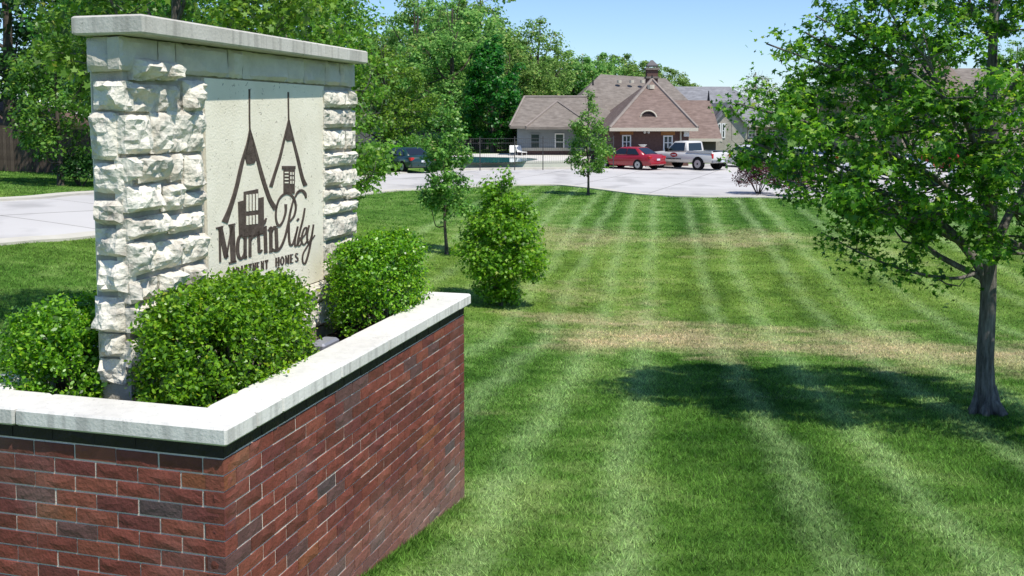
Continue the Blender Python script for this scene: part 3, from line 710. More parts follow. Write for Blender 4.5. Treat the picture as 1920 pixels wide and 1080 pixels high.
# ---- lettering and emblem: raised strokes on the panel, 4 mm thick
def pan(x, y):                                   # tracing units -> point on the panel
    l = onX(400 + x / 5.4, 330 + y / 5.4, PX); return l[1], l[2]
def smooth_line(P, k=6):
    if len(P) < 3: return np.array(P, float)
    return catmull(np.array(P, float), k)
class Ink:
    def __init__(s): s.mb = MB()
    def poly(s, P, lift=.004):
        Q = [pan(*p) for p in P]; n = len(Q)
        s.mb.add([(PX + lift, a, b) for a, b in Q] + [(PX - .01, a, b) for a, b in Q], [tuple(range(n))] + [(k, (k+1) % n, n+(k+1) % n, n+k) for k in range(n)])
    def rect(s, x0, y0, x1, y1, lift=.004): s.poly([(x0,y0),(x1,y0),(x1,y1),(x0,y1)], lift)
    def stroke(s, P, w, curve=True):
        L = smooth_line(P) if curve else np.array(P, float)
        ws = np.interp(np.linspace(0, 1, len(L)), np.linspace(0, 1, len(w)), w) if hasattr(w, '__len__') else np.full(len(L), w)
        d = np.gradient(L, axis=0); d /= np.linalg.norm(d, axis=1)[:, None] + 1e-9; nn = np.stack([-d[:, 1], d[:, 0]], 1)
        a = L + nn * ws[:, None] / 2; b = L - nn * ws[:, None] / 2; n = len(L)
        A = [pan(*p) for p in a]; B = [pan(*p) for p in b]
        V = [(PX + .004, *p) for p in A] + [(PX + .004, *p) for p in B] + [(PX - .01, *p) for p in A] + [(PX - .01, *p) for p in B]
        Fs = []
        for i in range(n - 1):
            Fs += [(i, i+1, n+i+1, n+i), (i, 2*n+i, 2*n+i+1, i+1), (n+i, n+i+1, 3*n+i+1, 3*n+i)]
        Fs += [(0, n, 3*n, 2*n), (n-1, 3*n-1, 4*n-1, 2*n-1)]
        s.mb.add(V, Fs)
    def done(s, name, mat): return s.mb.build(name, mat, sign)
ink = Ink()                                      # two steep roofs with spires
ink.stroke([(362,-880),(363,-600),(366,-460)], 13, False)
ink.stroke([(366,-474),(340,-320),(292,-150),(262,-20),(235,100),(200,225),(155,360),(112,470)], [10,22,34,38,38,40,46,62])
ink.stroke([(368,-474),(415,-290),(455,-130),(490,0),(530,130),(572,245),(628,335)], [10,24,34,38,38,40,48])
ink.poly([(366,-466),(398,-360),(432,-175),(412,-128),(372,-118),(335,-120),(318,-190),(345,-380)])
ink.stroke([(756,-850),(757,-700),(760,-560)], 12, False)
ink.stroke([(760,-574),(722,-400),(672,-190),(622,-30),(580,108)], [9,18,26,27,34])
ink.stroke([(762,-572),(800,-385),(850,-185),(896,10),(930,98)], [9,22,28,32,42])
ink.poly([(761,-562),(786,-450),(802,-362),(745,-352),(722,-385)])
ink.rect(692,-102,828,-68); ink.rect(708,-66,820,178)
ink.poly([(248,262),(308,246),(310,620),(258,620)]); ink.poly([(305,160),(450,132),(452,610),(305,620)]); ink.poly([(452,224),(505,212),(510,592),(452,600)])
ink.done('emblem', M['logo'])
def slit(*a):
    k = Ink(); k.rect(*a, .0065); k.done('emblem_slit', M['panel'])
for x0, x1, ya in ((326,346,190),(358,378,186),(391,410,182),(424,442,178)):
    slit(x0, ya, x1, ya + 168); slit(x0, ya + 215, x1, ya + 305)
for y in (-42, -8, 26, 60): slit(716, y, 752, y + 13)
for y in (-40, 4, 48): slit(772, y, 782, y + 30); slit(796, y, 804, y + 30)
ink = Ink()                                      # Martin
ink.stroke([(60,525),(66,872)], 18, False); ink.stroke([(66,525),(128,825)], 46, False); ink.stroke([(126,838),(186,505)], 15, False); ink.stroke([(186,500),(198,872)], 50, False)
ink.stroke([(25,530),(96,512)], 16, False); ink.stroke([(150,500),(218,486)], 16, False); ink.stroke([(154,884),(230,864)], 20, False)
ink.stroke([(312,640),(286,602),(258,622),(243,700),(246,790),(270,838),(300,812),(316,740)], [14,18,28,32,32,28,18,12]); ink.stroke([(320,606),(318,720),(320,838)], 30, False); ink.stroke([(318,826),(338,816)], 16, False)
ink.stroke([(368,600),(368,822)], 27, False); ink.stroke([(374,660),(392,620),(422,608)], [14,22,24])
ink.stroke([(452,560),(458,700),(462,770),(492,748)], [26,27,27,16]); ink.stroke([(425,600),(500,580)], 14, False)
ink.stroke([(520,510),(528,775)], 32, False); ink.stroke([(506,530),(535,508)], 15, False); ink.stroke([(514,492),(520,460),(534,425)], [10,26,10]); ink.stroke([(512,778),(545,770)], 14, False)
ink.stroke([(578,520),(580,765)], 32, False); ink.stroke([(588,575),(610,520),(636,520)], [14,22,26]); ink.stroke([(632,524),(640,740)], 32, False); ink.stroke([(552,552),(586,512)], 16, False); ink.stroke([(562,772),(598,764)], 14, False)
ink.done('lettering', M['logo'])
ink = Ink()                                      # Riley, script
ink.stroke([(730,285),(728,370),(700,460),(660,505),(632,440),(634,335),(664,235),(718,182),(772,184),(815,235),(832,315),(816,400),(772,462)], [26,20,16,26,18,16,17,22,24,22,18,18,14])
ink.stroke([(808,240),(778,360),(756,480),(722,620),(680,720),(635,758),(588,738)], [14,18,20,20,22,26,22])
ink.stroke([(764,478),(762,590),(772,690),(800,690),(832,590),(852,520)], [14,20,22,16,14,12])
ink.stroke([(826,215),(850,168),(892,148),(925,178),(936,224)], [12,22,30,28,14])
ink.stroke([(852,510),(826,640),(826,708),(858,680),(880,620)], [16,16,18,13,10]); ink.stroke([(846,452),(862,430)], 18, False)
ink.stroke([(924,325),(902,450),(866,590),(850,690),(872,704),(896,660)], [14,17,17,17,14,10])
ink.stroke([(888,640),(930,585),(942,525),(916,535),(894,610),(892,672),(920,692),(956,640)], [10,12,14,14,18,18,14,10])
ink.stroke([(968,498),(948,590),(952,672),(978,650),(1004,560)], [14,17,17,13,10])
ink.stroke([(1012,490),(992,620),(966,760),(930,880),(902,868),(906,790),(950,710),(1026,598)], [14,17,17,17,14,13,13,10])
ink.done('lettering', M['logo'])
GLY = {'A': [((0,1),(.5,0),.18),((.5,0),(1,1),.34),((.25,.62),(.78,.62),.13)], 'P': [((.2,0),(.2,1),.34),((.2,.05),(.85,.12),.14),((.85,.1),(.85,.5),.26),((.85,.52),(.2,.55),.14)],
 'R': [((.2,0),(.2,1),.34),((.2,.05),(.82,.12),.14),((.82,.1),(.82,.45),.26),((.82,.5),(.2,.52),.14),((.45,.52),(.95,1),.28)],
 'T': [((.5,0),(.5,1),.34),((0,.05),(1,.05),.16),((.05,.0),(.05,.25),.12),((.95,.0),(.95,.25),.12)], 'M': [((.12,0),(.12,1),.16),((.12,0),(.5,.85),.28),((.5,.85),(.88,0),.14),((.88,0),(.88,1),.30)],
 'E': [((.2,0),(.2,1),.34),((.2,.06),(.9,.06),.14),((.2,.5),(.75,.5),.13),((.2,.94),(.95,.94),.14)], 'N': [((.15,0),(.15,1),.16),((.15,0),(.85,1),.32),((.85,0),(.85,1),.16)],
 'H': [((.15,0),(.15,1),.32),((.85,0),(.85,1),.32),((.15,.5),(.85,.5),.14),((0,.04),(.3,.04),.1),((.7,.04),(1,.04),.1)],
 'O': [((.5,.02),(.1,.3),.22),((.1,.3),(.1,.7),.3),((.1,.7),(.5,.98),.22),((.5,.98),(.9,.7),.22),((.9,.7),(.9,.3),.3),((.9,.3),(.5,.02),.22)],
 'S': [((.9,.15),(.4,.04),.18),((.4,.04),(.12,.25),.24),((.12,.25),(.88,.7),.28),((.88,.7),(.55,.96),.24),((.55,.96),(.08,.82),.18)]}
ink = Ink()
def word(txt, x0, x1, lower):
    n = len(txt); st = (x1 - x0) / n
    for i, ch in enumerate(txt):
        xa = x0 + st * i; wd = st * .74
        for (a, b, w) in GLY[ch]:
            q = lambda p: (xa + p[0] * wd, lower(xa + p[0] * wd) - 92 * (1 - p[1]))
            ink.stroke([q(a), q(b)], w * wd * 1.3, False)
low = lambda x: 938 + (550 - x) * .232
word('APARTMENT', 186, 562, low); ink.done('lettering', M['logo'])
ink = Ink(); word('HOMES', 628, 872, low); ink.done('lettering', M['logo']); ink = Ink()
ink.stroke([(560,1010),(575,970),(596,975)], [10,22,14]); ink.done('lettering', M['logo']); ink = Ink(); ink.stroke([(640,955),(658,930),(678,958),(676,985),(650,1020)], 16)
ink.done('lettering', M['logo'])

# ---- floodlight in the planter
fl = empty('floodlight', tuple(wor(-.36, 1.62, 1.9)), -WA); tag(fl, 'small grey floodlight on the soil between the two front shrubs', 'floodlight')
Mgrey = flat('grey_metal', (.30, .30, .34), .4, .5, .3); Mblk = flat('black_plastic', (.012, .012, .013), .4); Mglass = flat('dark_glass', (.02, .025, .03), .06, .6)
mb = MB(); mb.bevbox(-.05, .05, -.10, .10, .07, .15, .012); mb.build('housing', Mgrey, fl)
mb = MB(); mb.box(-.062, -.051, -.085, .085, .08, .14); mb.build('lens', Mglass, fl)
mb = MB(); mb.tube([(0,-.11,.0),(0,-.11,.1)], .008); mb.tube([(0,.11,.0),(0,.11,.1)], .008); mb.box(-.02,.02,-.118,.118,-.005,.008); mb.build('bracket', Mblk, fl)

# ================================================================== VEGETATION
def norm(a): return a / (np.linalg.norm(a, axis=-1, keepdims=True) + 1e-9)
_st = [(180, .10), (-112, .36), (-88, .22), (-58, .50), (-30, .27), (0, .62), (30, .27), (58, .50), (88, .22), (112, .36)]
SHAPE = {
 'maple': np.array([(r * math.cos(R(a)) + .1, r * math.sin(R(a))) for a, r in _st]),
 'oval': np.array([(-.5, 0), (-.2, -.26), (.2, -.22), (.5, 0), (.2, .22), (-.2, .26)]),
 'clump': np.array([(-.5, -.1), (-.15, -.42), (.12, -.2), (.5, -.12), (.3, .2), (.05, .48), (-.25, .2)]),
}
def leaves(P, Nn, size, shape, g, fold=.25, jit=.35):
    """flat leaf polygons at P with normals Nn"""
    S = SHAPE[shape]; n = len(P); k = len(S)
    Nn = norm(Nn); t = norm(np.cross(Nn, norm(g.normal(size=(n, 3))))); b = np.cross(Nn, t)
    s = (size * (1 + g.uniform(-jit, jit, n)))[:, None, None]
    fz = -fold * np.abs(S[:, 1])
    V = P[:, None, :] + s * (S[None, :, 0, None] * t[:, None] + S[None, :, 1, None] * b[:, None] + fz[None, :, None] * Nn[:, None])
    return V.reshape(-1, 3), k
def envelope(tab):
    z = np.array([t[0] for t in tab]); r = np.array([t[1] for t in tab]); return lambda q: np.interp(q, z, r)
def tree_geo(seed, tab, H, r0, nclus, crad, nleaf, lsize, shape, flatz=.65, limbs=None, trunk_to=.93, branch_sides=4, tip=.55, up=.7, inner=.25, wig=.04, drop=0.55, sides=8, lopsided=0.25, along=.35, flare=1.5, nprim=14):
    """returns (trunk MB, leaf vertex array, k)"""
    g = np.random.default_rng(seed); env = envelope(tab); z0, z1 = tab[0][0], tab[-1][0]
    mb = MB(); n = 12
    tz = np.linspace(0, H * trunk_to, n); wx = np.cumsum(g.normal(0, wig, n)) * .5; wy = np.cumsum(g.normal(0, wig, n)) * .5; wx -= wx[0]; wy -= wy[0]
    tr = r0 * np.interp(tz / H, [0, .03, .1, .4, 1], [flare, 1.15, 1, .72, .08])
    tz = np.concatenate([[-.25], tz]); wx = np.r_[0, wx]; wy = np.r_[0, wy]; tr = np.r_[r0 * flare * 1.15, tr]
    mb.tube(list(zip(wx, wy, tz)), tr, sides)
    zs = []
    zz = np.linspace(z0, z1, 400); w = np.maximum(env(zz), .02) ** 1.5; w /= w.sum()
    cz = g.choice(zz, nclus, p=w) + g.normal(0, .02 * H, nclus)
    az = (np.arange(nclus) * 2.39996 + g.normal(0, .5, nclus))
    lob = 1 + lopsided * (np.sin(az * 2 + seed) * .5 + np.sin(az * 3 + cz * 2.3 / max(.3, H / 6) + seed * 1.7) * .6) * .6
    rad = env(cz) * lob * (inner + (1 - inner) * np.sqrt(g.uniform(0, 1, nclus)))
    C = np.stack([rad * np.cos(az), rad * np.sin(az), cz], 1)
    Ps = []; Ns = []
    # scaffold: primary limbs leave the trunk one above another, twigs leave the nearest limb
    SP = [np.stack([wx[1:], wy[1:], tz[1:]], 1)]; SR = [tr[1:] * .5]
    zlow = max(z0 * .75, .06 * H)
    for i in range(nprim):
        f = (i + .5) / nprim; zt = zlow + (H * .86 - zlow) * f ** 1.15
        a = i * 2.39996 + g.normal(0, .3) + seed; ztip = min(z1 * .97, zt + (.10 + .16 * f) * H + .25 * env(min(zt + .15 * H, z1)))
        rl = env(ztip) * g.uniform(.7, .95); st = np.array([np.interp(zt, tz, wx), np.interp(zt, tz, wy), zt])
        en = np.array([rl * math.cos(a), rl * math.sin(a), ztip]); rb = np.interp(zt, tz, tr) * .48
        c1 = st * .62 + en * .38 + np.array([0, 0, -.03 * H]) + g.normal(0, .05 * rl + .01, 3); c2 = st * .25 + en * .75 + g.normal(0, .06 * rl + .01, 3)
        L = catmull(np.array([st, c1, c2, en]), 4); rs = np.linspace(rb, rb * .18, len(L))
        mb.tube(L, rs, max(5, sides - 3), False); SP.append(L[2:]); SR.append(rs[2:])
    if limbs:
        for pts, ra, rb, nl in limbs:
            L = catmull(np.array(pts, float), 5); SP.append(L[4:]); SR.append(np.linspace(ra, rb, len(L))[4:])
    SP = np.vstack(SP); SR = np.concatenate(SR)
    for i in range(nclus):
        c = C[i]; dv = c - SP; dist = np.linalg.norm(dv, axis=1)
        cost = dist + 1.2 * np.maximum(SP[:, 2] - c[2] + .15 * dist, 0) + .8 * np.maximum(np.hypot(SP[:, 0], SP[:, 1]) - rad[i], 0)
        j = int(np.argmin(cost)); s = SP[j]; dl = dist[j]
        rb = min(SR[j] * .6, .006 + .016 * dl)
        m = (s + c) / 2 + g.normal(0, .10 * dl, 3) + np.array([0, 0, -.05 * dl])
        q = [s, m, c] if branch_sides < 4 else [s, s * .5 + m * .5 + g.normal(0, .03 * dl, 3), m, m * .5 + c * .5 + g.normal(0, .05 * dl, 3), c]
        mb.tube(q, np.linspace(rb, rb * .3, len(q)), branch_sides, False)
        k = int(nleaf * g.uniform(.6, 1.4)); cr = crad * g.uniform(.7, 1.35)
        d = norm(g.normal(size=(k, 3))); rr = cr * g.uniform(.25, 1, k) ** .6
        off = d * rr[:, None] * np.array([1, 1, flatz])
        p = c + off; na = int(k * along)
        if na:                                       # leaves strung back along the outer branch
            t = g.uniform(1 - tip, 1, na)[:, None]; p[:na] = (s * (1 - t) + c * t) + off[:na] * .55
        Ps.append(p); Ns.append(d * .8 + np.array([0, 0, up]) + g.normal(0, .45, (k, 3)))
    if limbs:
        for pts, ra, rb, nl in limbs:
            L = catmull(np.array(pts, float), 5); mb.tube(L, np.linspace(ra, rb, len(L)), 7, True)
            if nl:
                nl = int(nl * 3.0); t = g.uniform(.3, 1.02, nl) ** .85; ii = np.clip((t * (len(L) - 1)).astype(int), 0, len(L) - 1)
                p = L[ii] + g.normal(0, 1, (nl, 3)) * np.array([.14, .14, .10]); Ps.append(p); Ns.append(g.normal(0, .6, (nl, 3)) + np.array([0, 0, .8]))
    P = np.vstack(Ps); N = np.vstack(Ns)
    V, k = leaves(P, N, lsize, shape, g)
    return mb, V, k
def tree(name, label, cat, loc_, geo, leafm, bark, group=None, rz=0, scale=1.0, meshes=None):
    t = empty(name, loc_, rz); t.scale = (scale,) * 3 if not hasattr(scale, '__len__') else scale
    tag(t, label, cat, group)
    if meshes is None:
        mb, V, k = geo
        meshes = (pymesh('trunk', mb.V, mb.F, bark, True), npmesh('crown', V, k, leafm))
    link('trunk', meshes[0], t); link('crown', meshes[1], t)
    return meshes

# ---- the large maple at the right
p = G(1848, 777)
limbs = [([(0,0,1.30),(-.16,.0,1.62),(-.5,.05,2.0),(-1.0,.1,2.28),(-1.7,.1,2.55),(-2.5,-.05,2.85)], .062, .012, 150),
         ([(-.13,0,1.50),(-.45,-.12,1.46),(-.95,-.2,1.55),(-1.4,-.25,1.72),(-1.85,-.25,1.95)], .022, .006, 170),
         ([(-.9,.1,2.25),(-1.3,-.3,2.15),(-1.75,-.5,2.2)], .02, .006, 60),
         ([(.02,0,1.75),(.35,.2,2.25),(.9,.4,2.9),(1.6,.5,3.3)], .055, .01, 100),
         ([(0,0,2.0),(-.3,-.4,2.5),(-.8,-1.0,3.1),(-1.4,-1.3,3.5)], .045, .01, 100),
         ([(.02,0,2.3),(-.5,.2,3.0),(-1.2,.3,3.6),(-1.9,.3,4.0)], .045, .01, 160),
         ([(0,0,1.9),(-.7,-.2,2.5),(-1.7,-.3,2.95),(-2.75,-.3,3.25)], .04, .008, 190),
         ([(0,0,2.4),(-.6,-.1,3.0),(-1.5,-.15,3.5),(-2.4,-.1,3.85)], .036, .008, 200),
         ([(0,0,2.7),(-.5,.1,3.3),(-1.2,.1,3.8),(-1.85,.1,4.15)], .034, .008, 170),
         ([(-.5,.05,2.0),(-1.2,.3,2.3),(-1.9,.35,2.5),(-2.55,.3,2.75)], .03, .007, 180),
         ([(-.3,0,1.8),(-.9,-.35,2.05),(-1.6,-.55,2.25),(-2.3,-.6,2.5)], .028, .007, 180)]
tab = [(1.75,.95),(2.0,1.65),(2.4,2.25),(2.95,2.5),(3.4,2.3),(3.9,1.95),(4.4,1.65),(5.2,1.25),(6.0,.75),(6.7,.15)]
mb, V, k = tree_geo(3, tab, 6.8, .084, 540, .205, 105, .073, 'maple', .6, limbs, branch_sides=4, up=.75, inner=.28, wig=.025, sides=14, lopsided=.3, tip=.5, along=.3, flare=1.35)
# knobbly root flare and an old saw cut at the foot
for a in np.linspace(0, 6.28, 7)[:-1]:
    mb.tube([(.05*math.cos(a), .05*math.sin(a), .3), (.115*math.cos(a), .115*math.sin(a), .08), (.19*math.cos(a+.2), .19*math.sin(a+.2), -.06)], [.05, .05, .03], 7)
mb.tube([(.02,-.05,.2),(.07,-.11,.1),(.11,-.17,.03)], [.06,.06,.05], 9)
tree('maple_tree', 'large maple with grey forked trunk and spreading green crown at the right edge', 'tree', (p[0], p[1], p[2]), (mb, V, k), M['leaf_maple'], M['bark'])
# ---- the three young trees on the lawn
p = G(940, 573)
tab = [(.12,.2),(.45,.50),(.85,.76),(1.35,.80),(1.75,.62),(2.1,.42),(2.4,.28),(2.6,.08)]
tree('young_tree', 'low bushy bright green tree leafed almost to the ground', 'tree', tuple(p),
     tree_geo(21, tab, 2.7, .045, 220, .25, 85, .082, 'maple', .7, drop=.8, inner=.15, lopsided=.3, sides=7), M['leaf_bright'], M['bark'], 'young trees on the lawn')
p = G(838, 477)
tab = [(.9,.3),(1.15,.7),(1.7,.76),(2.3,.55),(2.9,.62),(3.4,.45),(3.8,.25),(4.1,.06)]
tree('young_tree', 'slim young tree with bare thin trunk behind the bushy one', 'tree', tuple(p),
     tree_geo(22, tab, 4.2, .042, 130, .26, 56, .10, 'maple', .7, drop=.6, inner=.1, lopsided=.45, sides=7), M['leaf_young'], M['bark_dark'], 'young trees on the lawn')
p = G(1103, 366)
tab = [(.9,.4),(1.2,.9),(1.8,1.08),(2.5,.92),(3.2,.70),(3.9,.42),(4.5,.06)]
tree('young_tree', 'small conical tree at the lawn edge in front of the clubhouse', 'tree', tuple(p),
     tree_geo(23, tab, 4.75, .05, 120, .27, 40, .13, 'maple', .75, drop=.7, inner=.1, lopsided=.35, sides=7), M['leaf_young'], M['bark_dark'], 'young trees on the lawn')

# ---- boxwood shrubs in the planter
def boxwood(cx, cy, ax, ay, az_, seed, n, label):
    g = np.random.default_rng(seed); root = empty('boxwood_shrub', tuple(wor(cx, cy, 1.895)), -WA); tag(root, label, 'shrub', 'boxwood shrubs in the planter')
    ns_ = n // 42; e = 3.3
    d = norm(g.normal(size=(ns_, 3))); d[:, 2] = np.where(d[:, 2] < -.55, -d[:, 2], d[:, 2])
    dirs = d / ((np.abs(d) ** e).sum(1) ** (1 / e))[:, None]
    bump = np.array([mnoise.fractal(Vector(v * 2.4) + Vector((seed, 0, 0)), 1.0, 2.0, 3) for v in dirs])
    f = 1 + .15 * bump + g.normal(0, .03, ns_); deep = g.random(ns_) < .25; f = np.where(deep, f * g.uniform(.6, .9, ns_), f)
    sc = np.array([ax, ay, az_]); tip = dirs * f[:, None] * sc; axis = norm(norm(dirs / sc) * .7 + np.array([0, 0, .55]) + g.normal(0, .35, (ns_, 3)))
    ln = g.uniform(.05, .11, ns_)
    si = g.integers(0, ns_, n); t = g.random(n) ** .8
    P = tip[si] - axis[si] * (ln[si] * (1 - t))[:, None] + g.normal(0, 1, (n, 3)) * (.014 + .008 * t)[:, None] + np.array([0, 0, az_ * .98])
    stray = g.random(n) < .012; P[stray] += axis[si][stray] * g.uniform(.01, .05, stray.sum())[:, None]
    N = norm(g.normal(size=(n, 3))) * .75 + axis[si] * .55 + np.array([0, 0, .25])
    V, k = leaves(P, N, .0205, 'oval', g, .35, .5)
    link('foliage', npmesh('foliage', V, k, M['leaf_box']), root)
    mb = MB()
    for i in range(14):
        a = g.uniform(0, 6.28); q = np.array([ax * .7 * math.cos(a), ay * .7 * math.sin(a), az_ * g.uniform(.9, 1.6)])
        mb.tube([(g.normal(0, .03), g.normal(0, .03), -.05), q * .5 + g.normal(0, .02, 3), q], [.011, .008, .003], 5)
    mb.build('stems', M['bark_dark'], root)
boxwood(-.44, .79, .25, .52, .315, 31, 40000, 'largest clipped boxwood in front of the stucco panel')
boxwood(-.40, 2.52, .24, .42, .325, 32, 27000, 'clipped boxwood at the far right end of the planter')
boxwood(-1.14, .56, .25, .34, .262, 33, 25000, 'clipped boxwood at the left end of the planter')

# ---- trees across the drive and the woods behind
def spot(u, Y, z=None):
    x = (u - 960) / FPX * Y; return (x, Y, float(Z(x, Y)) if z is None else z)
ROUND = lambda H, Rr, b=.22: [(H*b, Rr*.45), (H*(b+.12), Rr*.85), (H*.5, Rr), (H*.7, Rr*.88), (H*.87, Rr*.55), (H, Rr*.1)]
def bigtree(seed, H, Rr, b=.2, ncl=150, cr=.75, nl=110, ls=.17, shape='clump', **kw):
    return tree_geo(seed, ROUND(H, Rr, b), H, .022*H, ncl, cr, nl, ls, shape, .7, sides=9, lopsided=.3, wig=.06*H/6, inner=.2, **kw)
# left side, beyond the drive
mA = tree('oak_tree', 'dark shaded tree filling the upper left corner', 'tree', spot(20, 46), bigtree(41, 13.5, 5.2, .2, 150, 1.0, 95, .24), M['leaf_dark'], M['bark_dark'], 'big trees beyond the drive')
tree('leafy_tree', 'lighter low-branched tree in front of the wooden fence', 'tree', spot(112, 33), tree_geo(42, [(.9,.7),(1.6,1.5),(3,1.75),(4.3,1.4),(5.2,.8),(5.8,.1)], 5.8, .09, 120, .42, 85, .13, 'oval', .7, lopsided=.3, inner=.15), M['leaf_mid'], M['bark_dark'], 'big trees beyond the drive')
mB = tree('leafy_tree', 'broad green tree rising behind the left half of the sign', 'tree', spot(300, 40), bigtree(43, 11.5, 4.6, .16, 170, .9, 95, .20), M['leaf_mid'], M['bark_dark'], 'big trees beyond the drive')
tree('leafy_tree', 'broad green tree rising behind the right half of the sign', 'tree', spot(500, 42), None, None, None, 'big trees beyond the drive', 2.1, .95, mB)
mC = tree('maple_tree', 'yellow-green maple showing beside the right end of the sign', 'tree', spot(572, 20), tree_geo(44, [(1.1,.6),(1.6,1.5),(2.4,2.0),(3.6,1.9),(4.8,1.5),(6.0,.9),(6.8,.15)], 6.8, .10, 260, .34, 62, .11, 'maple', .65, lopsided=.3, inner=.15), M['leaf_yel'], M['bark'], 'big trees beyond the drive')
tree('maple_tree', 'maple standing close behind the sign, its leaves showing above the cap', 'tree', spot(330, 11.2), tree_geo(60, [(2.7,.5),(3.1,1.3),(3.8,1.75),(4.8,1.7),(5.8,1.3),(6.8,.6),(7.3,.1)], 7.3, .09, 250, .30, 62, .095, 'maple', .65, lopsided=.3, inner=.15, drop=.6), M['leaf_yel'], M['bark'], 'big trees beyond the drive')
tree('leafy_tree', 'yellow-green tree above the parked dark green car', 'tree', spot(720, 68), bigtree(45, 8.6, 3.3, .12, 140, .62, 95, .17), M['leaf_yel'], M['bark_dark'], 'big trees beyond the drive')
tree('oak_tree', 'dark tree behind the fence between the corner tree and the sign', 'tree', spot(190, 58), None, None, None, 'big trees beyond the drive', 1.2, 1.0, mA)
# the wood behind the clubhouse, each tree with its own place
mD = tree('forest_tree', 'tall loose grey-green tree at the top of the wood', 'tree', spot(850, 88), bigtree(46, 14.2, 4.8, .06, 190, .85, 90, .26), M['leaf_far'], M['bark_dark'], 'trees of the wood behind the clubhouse')
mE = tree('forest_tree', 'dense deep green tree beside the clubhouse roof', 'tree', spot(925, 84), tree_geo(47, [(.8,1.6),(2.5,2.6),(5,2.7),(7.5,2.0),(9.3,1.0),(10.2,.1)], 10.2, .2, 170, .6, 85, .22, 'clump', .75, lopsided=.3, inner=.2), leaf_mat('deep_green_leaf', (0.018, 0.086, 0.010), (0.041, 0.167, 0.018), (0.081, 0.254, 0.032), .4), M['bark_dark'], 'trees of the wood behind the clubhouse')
mF = tree('forest_tree', 'airy thin-leaved tree standing against the sky left of the clubhouse', 'tree', spot(1005, 104), bigtree(48, 13.6, 4.4, .15, 170, .8, 55, .24), M['leaf_far'], M['bark_dark'], 'trees of the wood behind the clubhouse')
mG = tree('forest_tree', 'dense rounded tree behind the left slope of the main roof', 'tree', spot(1090, 116), bigtree(50, 10.0, 4.6, .05, 170, .8, 95, .25), M['leaf_far'], M['bark_dark'], 'trees of the wood behind the clubhouse')
for (u, Y, m, rz, s, lab) in [
    (785, 96, mD, 1.0, 1.08, 'grey-green tree at the left end of the wood'),
    (900, 112, mD, 2.3, 1.3, 'tallest tree of the wood, seen over the deep green one'),
    (955, 100, mG, 3.0, 1.0, 'light green tree between the deep green tree and the roof'),
    (1052, 118, mG, 4.0, 1.12, 'rounded tree just left of the main roof peak'),
    (1078, 112, mE, .6, .85, 'low dark tree behind the left slope of the main roof'),
    (1128, 124, mG, 5.1, 1.1, 'tree behind the main roof peak'),
    (1165, 128, mG, .4, 1.12, 'tree behind the main ridge, left of the chimney'),
    (1208, 126, mG, 1.7, 1.02, 'tree directly behind the chimney'),
    (1250, 130, mG, 4.4, .95, 'tree just right of the chimney'),
    (1288, 134, mG, 3.3, .76, 'last low tree of the wood above the grey roof'),
    (815, 106, mG, .9, 1.5, 'pale green tree filling the wood between its two tallest trees'),
    (885, 104, mG, 2.6, 1.45, 'pale green tree just behind the deep green one'),
    (1015, 116, mG, 5.6, 1.02, 'pale green tree beneath the airy one'),
    (1010, 128, mE, 2.2, 1.05, 'dark tree deep inside the wood'),
    (860, 124, mE, 1.2, 1.15, 'dark tree behind the tall grey-green one'),
    (720, 110, mD, .2, .9, 'tree of the wood behind the parked green car'),
    (640, 100, mB, .7, 1.1, 'broad tree far behind the sign'),
    (1368, 128, mE, .9, .62, 'small dark tree right of the grey roof ridge')]:
    tree('forest_tree', lab, 'tree', spot(u, Y), None, None, None, 'trees of the wood behind the clubhouse', rz, s, m)
tree('bare_tree', 'pale thinly leaved tree above the right end of the grey roof', 'tree', spot(1418, 116), bigtree(49, 8.6, 3.4, .2, 120, .6, 16, .2), M['leaf_pale'], surf('pale_bark', (.2,.18,.16), (.32,.3,.27), 8), None)
for (u, Y, s, rz, m_, lab) in [(1560, 124, .8, .4, mD, 'tree behind the apartment block, left of it'), (1700, 140, .9, 2.4, mE, 'tree behind the apartment block'), (1900, 128, .9, 3.4, mD, 'tree at the far right behind the maple')]:
    tree('forest_tree', lab, 'tree', spot(u, Y), None, None, None, 'trees behind the apartment block', rz, s, m_)
# ---- round shrubs
def shrub(label, loc_, w, h, leafm, seed, n=2600, ls=.07, group=None, rz=0):
    g = np.random.default_rng(seed); root = empty('round_shrub', loc_, rz); tag(root, label, 'shrub', group)
    d = norm(g.normal(size=(n, 3))); d[:, 2] = np.where(d[:, 2] < -.4, -d[:, 2], d[:, 2])
    bp = np.array([mnoise.fractal(Vector(v * 2.2) + Vector((seed, 3, 0)), 1.0, 2.0, 3) for v in d])
    f = 1 + .3 * bp - np.where(g.random(n) < .6, np.abs(g.normal(0, .08, n)), g.uniform(0, .7, n))
    P = d * f[:, None] * np.array([w / 2, w / 2, h * .55]) + np.array([0, 0, h * .48])
    V, k = leaves(P, d * .6 + np.array([0, 0, .5]) + g.normal(0, .5, (n, 3)), ls, 'oval', g)
    link('foliage', npmesh('foliage', V, k, leafm), root)
    mb = MB()
    for i in range(7):
        a = g.uniform(0, 6.28); mb.tube([(0, 0, -.1), (w*.15*math.cos(a), w*.15*math.sin(a), h*.3), (w*.32*math.cos(a), w*.32*math.sin(a), h*.7)], [.03, .02, .008], 5)
    mb.build('stems', M['bark_dark'], root)
p = G(1428, 366); shrub('dark red barberry at the lawn edge beneath the maple branches', (p[0], p[1] + .6, p[2]), 2.0, 1.5, M['leaf_red'], 51, 7000, .065, 'barberries at the car park edge')
p = G(1500, 372); shrub('dark red barberry hidden behind the maple foliage', (p[0], p[1] + .6, p[2]), 1.9, 1.3, M['leaf_red'], 52, 6000, .065, 'barberries at the car park edge')
shrub('pale green rounded shrub behind the dark green car', spot(738, 63), 2.2, 1.35, M['leaf_bright'], 53, 2600, .12)
